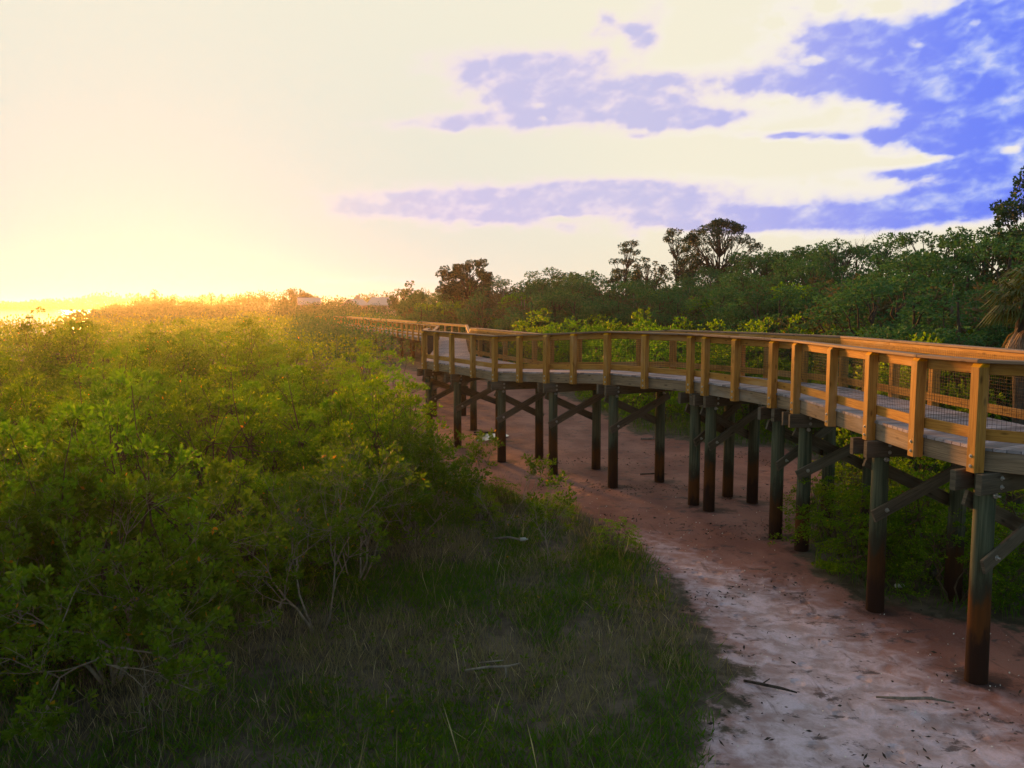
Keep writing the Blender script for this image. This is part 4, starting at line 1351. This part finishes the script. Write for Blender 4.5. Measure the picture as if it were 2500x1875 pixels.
# ---- pale houses far behind the scrub
def house(loc, rz, w, d, h, rh, lab, chimney=False):
    o = empty('house', loc, rz)
    b = MB()
    b.hexa([(-w/2, -d/2, -.3), (w/2, -d/2, -.3), (w/2, d/2, -.3), (-w/2, d/2, -.3), (-w/2, -d/2, h), (w/2, -d/2, h), (w/2, d/2, h), (-w/2, d/2, h)])
    b.build('wall', M['hwall'], o)
    b = MB(); e = 0.5; t_ = 0.18
    for s in (-1, 1):
        b.hexa([(-w/2-e, s*(d/2+e), h-.25), (w/2+e, s*(d/2+e), h-.25), (w/2+e, 0, h+rh), (-w/2-e, 0, h+rh),
                (-w/2-e, s*(d/2+e), h-.25+t_), (w/2+e, s*(d/2+e), h-.25+t_), (w/2+e, 0, h+rh+t_), (-w/2-e, 0, h+rh+t_)])
    for s in (-1, 1):
        b.hexa([(s*w/2-.08, -d/2, h), (s*w/2+.08, -d/2, h), (s*w/2+.08, d/2, h), (s*w/2-.08, d/2, h), (s*w/2-.08, -.05, h+rh), (s*w/2+.08, -.05, h+rh), (s*w/2+.08, .05, h+rh), (s*w/2-.08, .05, h+rh)])
    ro = b.build('roof', M['hroof'], o)
    if chimney:
        c = MB(); c.hexa([(.6, -.4, h), (1.4, -.4, h), (1.4, .4, h), (.6, .4, h), (.6, -.4, h+rh+1.1), (1.4, -.4, h+rh+1.1), (1.4, .4, h+rh+1.1), (.6, .4, h+rh+1.1)])
        c.build('chimney', M['hwall'], ro)
    for x in (-w * .28, w * .05, w * .3):
        c = MB(); c.hexa([(x-.5, -d/2-.03, h-1.9), (x+.5, -d/2-.03, h-1.9), (x+.5, -d/2+.05, h-1.9), (x-.5, -d/2+.05, h-1.9), (x-.5, -d/2-.03, h-.6), (x+.5, -d/2-.03, h-.6), (x+.5, -d/2+.05, h-.6), (x-.5, -d/2+.05, h-.6)])
        c.build('window', M['hglass'], o)
    return tag(o, lab, 'house')
house((-50.0, 205, GZ - 0.1), 0.3, 4.6, 5, 5.0, 1.4, 'pale house on the far left of the row beyond the scrub')
house((-38.5, 205, GZ - 0.1), 1.2, 5.0, 4.2, 4.8, 1.3, 'pale house with a chimney between the other two beyond the scrub', True)
house((-31.8, 205, GZ - 0.1), -0.35, 5.2, 4.6, 4.9, 1.6, 'pale house with a broad sloping roof nearest the lone dark tree')

# ---- grass in front, and round the piles
def grass_pts(n, seed, ok):
    rng = np.random.default_rng(seed)
    X = rng.uniform(-6.8, 4.2, n); Y = rng.uniform(6.2, 22, n)
    sd_ = sdist(X, Y, SAND)
    ex = np.interp(Y, [e[0] for e in EDGE], [e[1] for e in EDGE])
    keep = (sd_ < -0.08 + 0.42 * wave(X, Y, 2.6, 4) - 0.5 * rng.random(n) ** 2) & (X > ex - .8) & (X > -0.7 * Y - 1) & (X < 3.6)
    keep &= rng.random(n) < np.clip(0.45 + 1.3 * ok(X, Y) + 0.5 * wave(X, Y, 3.1, 5), .03, 1)
    return X[keep], Y[keep], rng
def blades(X, Y, rng, h0, h1, w, lean):
    n = len(X)
    Z = ground_z(X, Y)
    P = np.stack([X, Y, Z - .01], 1)
    D = np.stack([rng.normal(size=n) * lean, rng.normal(size=n) * lean, np.ones(n)], 1)
    L = rng.uniform(h0, h1, n) * (0.65 + .5 * np.clip(0.5 + wave(X, Y, 1.2, 8), 0, 1))
    return leaf_quads(P, D, L, w * rng.uniform(.6, 1.4, n), rng)
X, Y, rg = grass_pts(150000, 1, lambda x, y: wave(x, y, 1.1, 21))
g1 = blades(X, Y, rg, .07, .26, .013, .6)
tag(link('grass', quads_mesh('grass', g1), M['grass']), kind='stuff')
# low leafy herbs in green patches
X, Y, rg = grass_pts(5200, 6, lambda x, y: wave(x, y, 0.9, 33) - .15)
kk = wave(X, Y, 0.9, 33) > 0.12
X, Y = X[kk], Y[kk]
C = np.stack([X, Y, ground_z(X, Y) + rg.uniform(.03, .22, len(X))], 1)
D = np.stack([rg.normal(size=len(X)) * .4, rg.normal(size=len(X)) * .4, np.ones(len(X))], 1)
tag(link('ground_herbs', quads_mesh('ground_herbs', rosettes(C, D, 9, 0.055, rg, wr=.45)), M['thin']), kind='stuff')
X, Y, rg = grass_pts(85000, 2, lambda x, y: -wave(x, y, 1.1, 21))
g2 = blades(X, Y, rg, .12, .42, .007, .42)
X, Y, rg = grass_pts(2600, 3, lambda x, y: x * 0)
g3 = blades(X, Y, rg, .4, .85, .010, .30)
tag(link('dry_grass', quads_mesh('dry_grass', np.concatenate([g2, g3])), M['dry']), kind='stuff')
rng = np.random.default_rng(31)
n = 60000
X = rng.uniform(-2, 15, n); Y = rng.uniform(11, 52, n)
sd_ = sdist(X, Y, SAND)
keep = (sd_ < -0.1 + .4 * wave(X, Y, 1.9, 6)) & (sd_ > -6) & (X > 0.08 * Y) & (X > -1 + 5 * (Y < 25))
X, Y = X[keep], Y[keep]
g4 = blades(X, Y, rng, .15, .6, .018, .4)
tag(link('undergrowth', quads_mesh('undergrowth', g4), M['grass']), kind='stuff')

# ---- driftwood, sticks and small litter
def stick(name, pts, rads, mat, lab, loc, cat='stick', group=None):
    b = MB(); 
    for p, r in zip(pts, rads):
        b.tube(p, r, 7)
    o = b.build(name, mat)
    o.location = loc
    return tag(o, lab, cat, group)
zz = lambda x, y: (x, y, gz(x, y) + .03)
stick('fallen_branch', [[(-.28, .16, 0), (-.1, .02, .02), (.1, -.06, .01), (.27, -.16, 0)], [(-.1, .02, .02), (.02, .1, .05)]], [[.016, .02, .018, .01], [.01, .006]], M['darkwood'], 'dark stick lying on the pale sandy track', zz(3.15, 9.7))
stick('fallen_branch', [[(-.36, 0, .05), (-.1, .02, .08), (.15, 0, .1), (.3, .04, .12)], [(.12, 0, .1), (.14, -.03, -.04)], [(-.2, .1, .1), (.1, .1, .13)]], [[.013, .016, .014, .008], [.012, .01], [.008, .008]], M['deadwood'],
      'pale forked branch lying in the front grass', (-0.2, 9.5, gz(-.2, 9.5) + .25))
stick('fallen_branch', [[(-.3, .05, .06), (0, 0, .1), (.28, -.06, .05)]], [[.02, .022, .014]], M['deadwood'], 'pale log in the grass behind the slender saplings', (-0.05, 15.2, gz(0, 15.2) + .18))
stick('driftwood', [[(-.4, .1, 0), (-.1, .02, .02), (.2, .03, .02), (.45, -.05, 0)]], [[.012, .02, .018, .008]], M['deadwood'], 'thin pale driftwood on the dark sand left of the nearest pile', zz(4.75, 9.4))
stick('driftwood', [[(-.4, .05, .02), (-.05, 0, .03), (.3, .06, .03)], [(.0, 0, .03), (.16, .1, .22)]], [[.03, .04, .02], [.02, .01]], M['deadwood'], 'pale driftwood at the edge of the undergrowth behind the piles', zz(4.9, 28.6))
stick('driftwood', [[(-.9, .1, .03), (-.2, 0, .05), (.5, .1, .06), (1.0, .0, .03)], [(.3, .05, .05), (.7, .4, .2)]], [[.04, .05, .04, .02], [.03, .015]], M['deadwood'], 'bleached driftwood log beside the thicket behind the last piles', zz(-5.1, 41.0))
stick('driftwood', [[(-.5, .0, .03), (.1, .06, .04), (.6, 0, .03)], [(-.1, .03, .03), (-.4, .3, .12)]], [[.03, .03, .015], [.02, .01]], M['darkwood'], 'dark driftwood beside the puddle under the boardwalk', zz(-0.9, 30.0))
stick('driftwood', [[(-.35, .0, .02), (.1, .04, .03), (.4, .02, .02)]], [[.02, .02, .01]], M['darkwood'], 'dark stick on the red sand between the middle piles', zz(3.9, 22.6))
# bottle and shells
b = MB(); b.tube([(-.09, 0, .035), (.03, 0, .035), (.06, 0, .035), (.10, 0, .035)], [.034, .034, .014, .013], 12)
o = b.build('bottle', M['bottle']); o.location = zz(6.35, 13.15); tag(o, 'small pale bottle lying at the edge of the shrubs under the deck', 'bottle')
b = MB(); b.tube([(-.07, 0, .035), (.03, 0, .04), (.05, 0, .04), (.08, 0, .04)], [.034, .034, .014, .013], 12)
o = b.build('bottle', M['bottle']); o.location = (0.22, 15.15, gz(.2, 15.1) + .22); tag(o, 'small pale bottle at the right end of the pale log in the grass', 'bottle')
rng = np.random.default_rng(77)
n = 420
X = rng.uniform(1.5, 7, n); Y = rng.uniform(7.5, 20, n)
k_ = sdist(X, Y, SAND) > .1
X, Y = X[k_], Y[k_]
P = np.stack([X, Y, ground_z(X, Y) + .012], 1); D = np.stack([rng.normal(size=len(X)), rng.normal(size=len(X)), np.full(len(X), .25)], 1)
tag(link('shell_litter', quads_mesh('shell_litter', leaf_quads(P, D, rng.uniform(.015, .035, len(X)), rng.uniform(.012, .03, len(X)), rng)), M['shell']), kind='stuff')
n = 6000
X = rng.uniform(0.5, 8, n); Y = rng.uniform(7.5, 27, n)
k_ = (sdist(X, Y, SAND) > -.2) & (wave(X, Y, 1.6, 12) + .6 * wave(X, Y, 4.0, 14) > 0.25)
X, Y = X[k_], Y[k_]
P = np.stack([X, Y, ground_z(X, Y) + .012], 1); D = np.stack([rng.normal(size=len(X)), rng.normal(size=len(X)), np.full(len(X), .2)], 1)
tag(link('leaf_litter', quads_mesh('leaf_litter', leaf_quads(P, D, rng.uniform(.02, .10, len(X)), rng.uniform(.012, .035, len(X)), rng)), M['darkwood']), kind='stuff')
# puddle under the bend
b = MB()
ring = [(math.cos(a) * (.55 + .2 * math.sin(3 * a + 1)), math.sin(a) * (.9 + .3 * math.sin(2 * a)), 0) for a in np.linspace(0, 6.28, 36, endpoint=False)]
n0 = len(b.v); b.v += ring; b.f.append(tuple(range(36))); b.uv.append([(0, 0)] * 36); b.sm.append(False)
o = b.build('puddle', M['water']); o.location = (-0.85, 29.2, gz(-.85, 29.2) + .03); tag(o, kind='structure')
for key in PROT:
    for pr in PROT[key]:
        if pr.name not in used:
            for ch in list(pr.children): bpy.data.objects.remove(ch)
            bpy.data.objects.remove(pr)


# ------------------------------------------------------------------ evening haze
hz = MB()
hz.hexa([(-1700, -60, -4), (1500, -60, -4), (1500, 2500, -4), (-1700, 2500, -4), (-1700, -60, 14), (1500, -60, 14), (1500, 2500, 14), (-1700, 2500, 14)])
hm, t = newmat('haze_air')
pv = t.n('ShaderNodeVolumePrincipled', {'Color': (0.95, 0.88, 0.80, 1.0), 'Density': 0.00026, 'Anisotropy': 0.78})
t.n('ShaderNodeOutputMaterial', {'Volume': pv.outputs[0]})
tag(hz.build('haze', hm), kind='stuff')
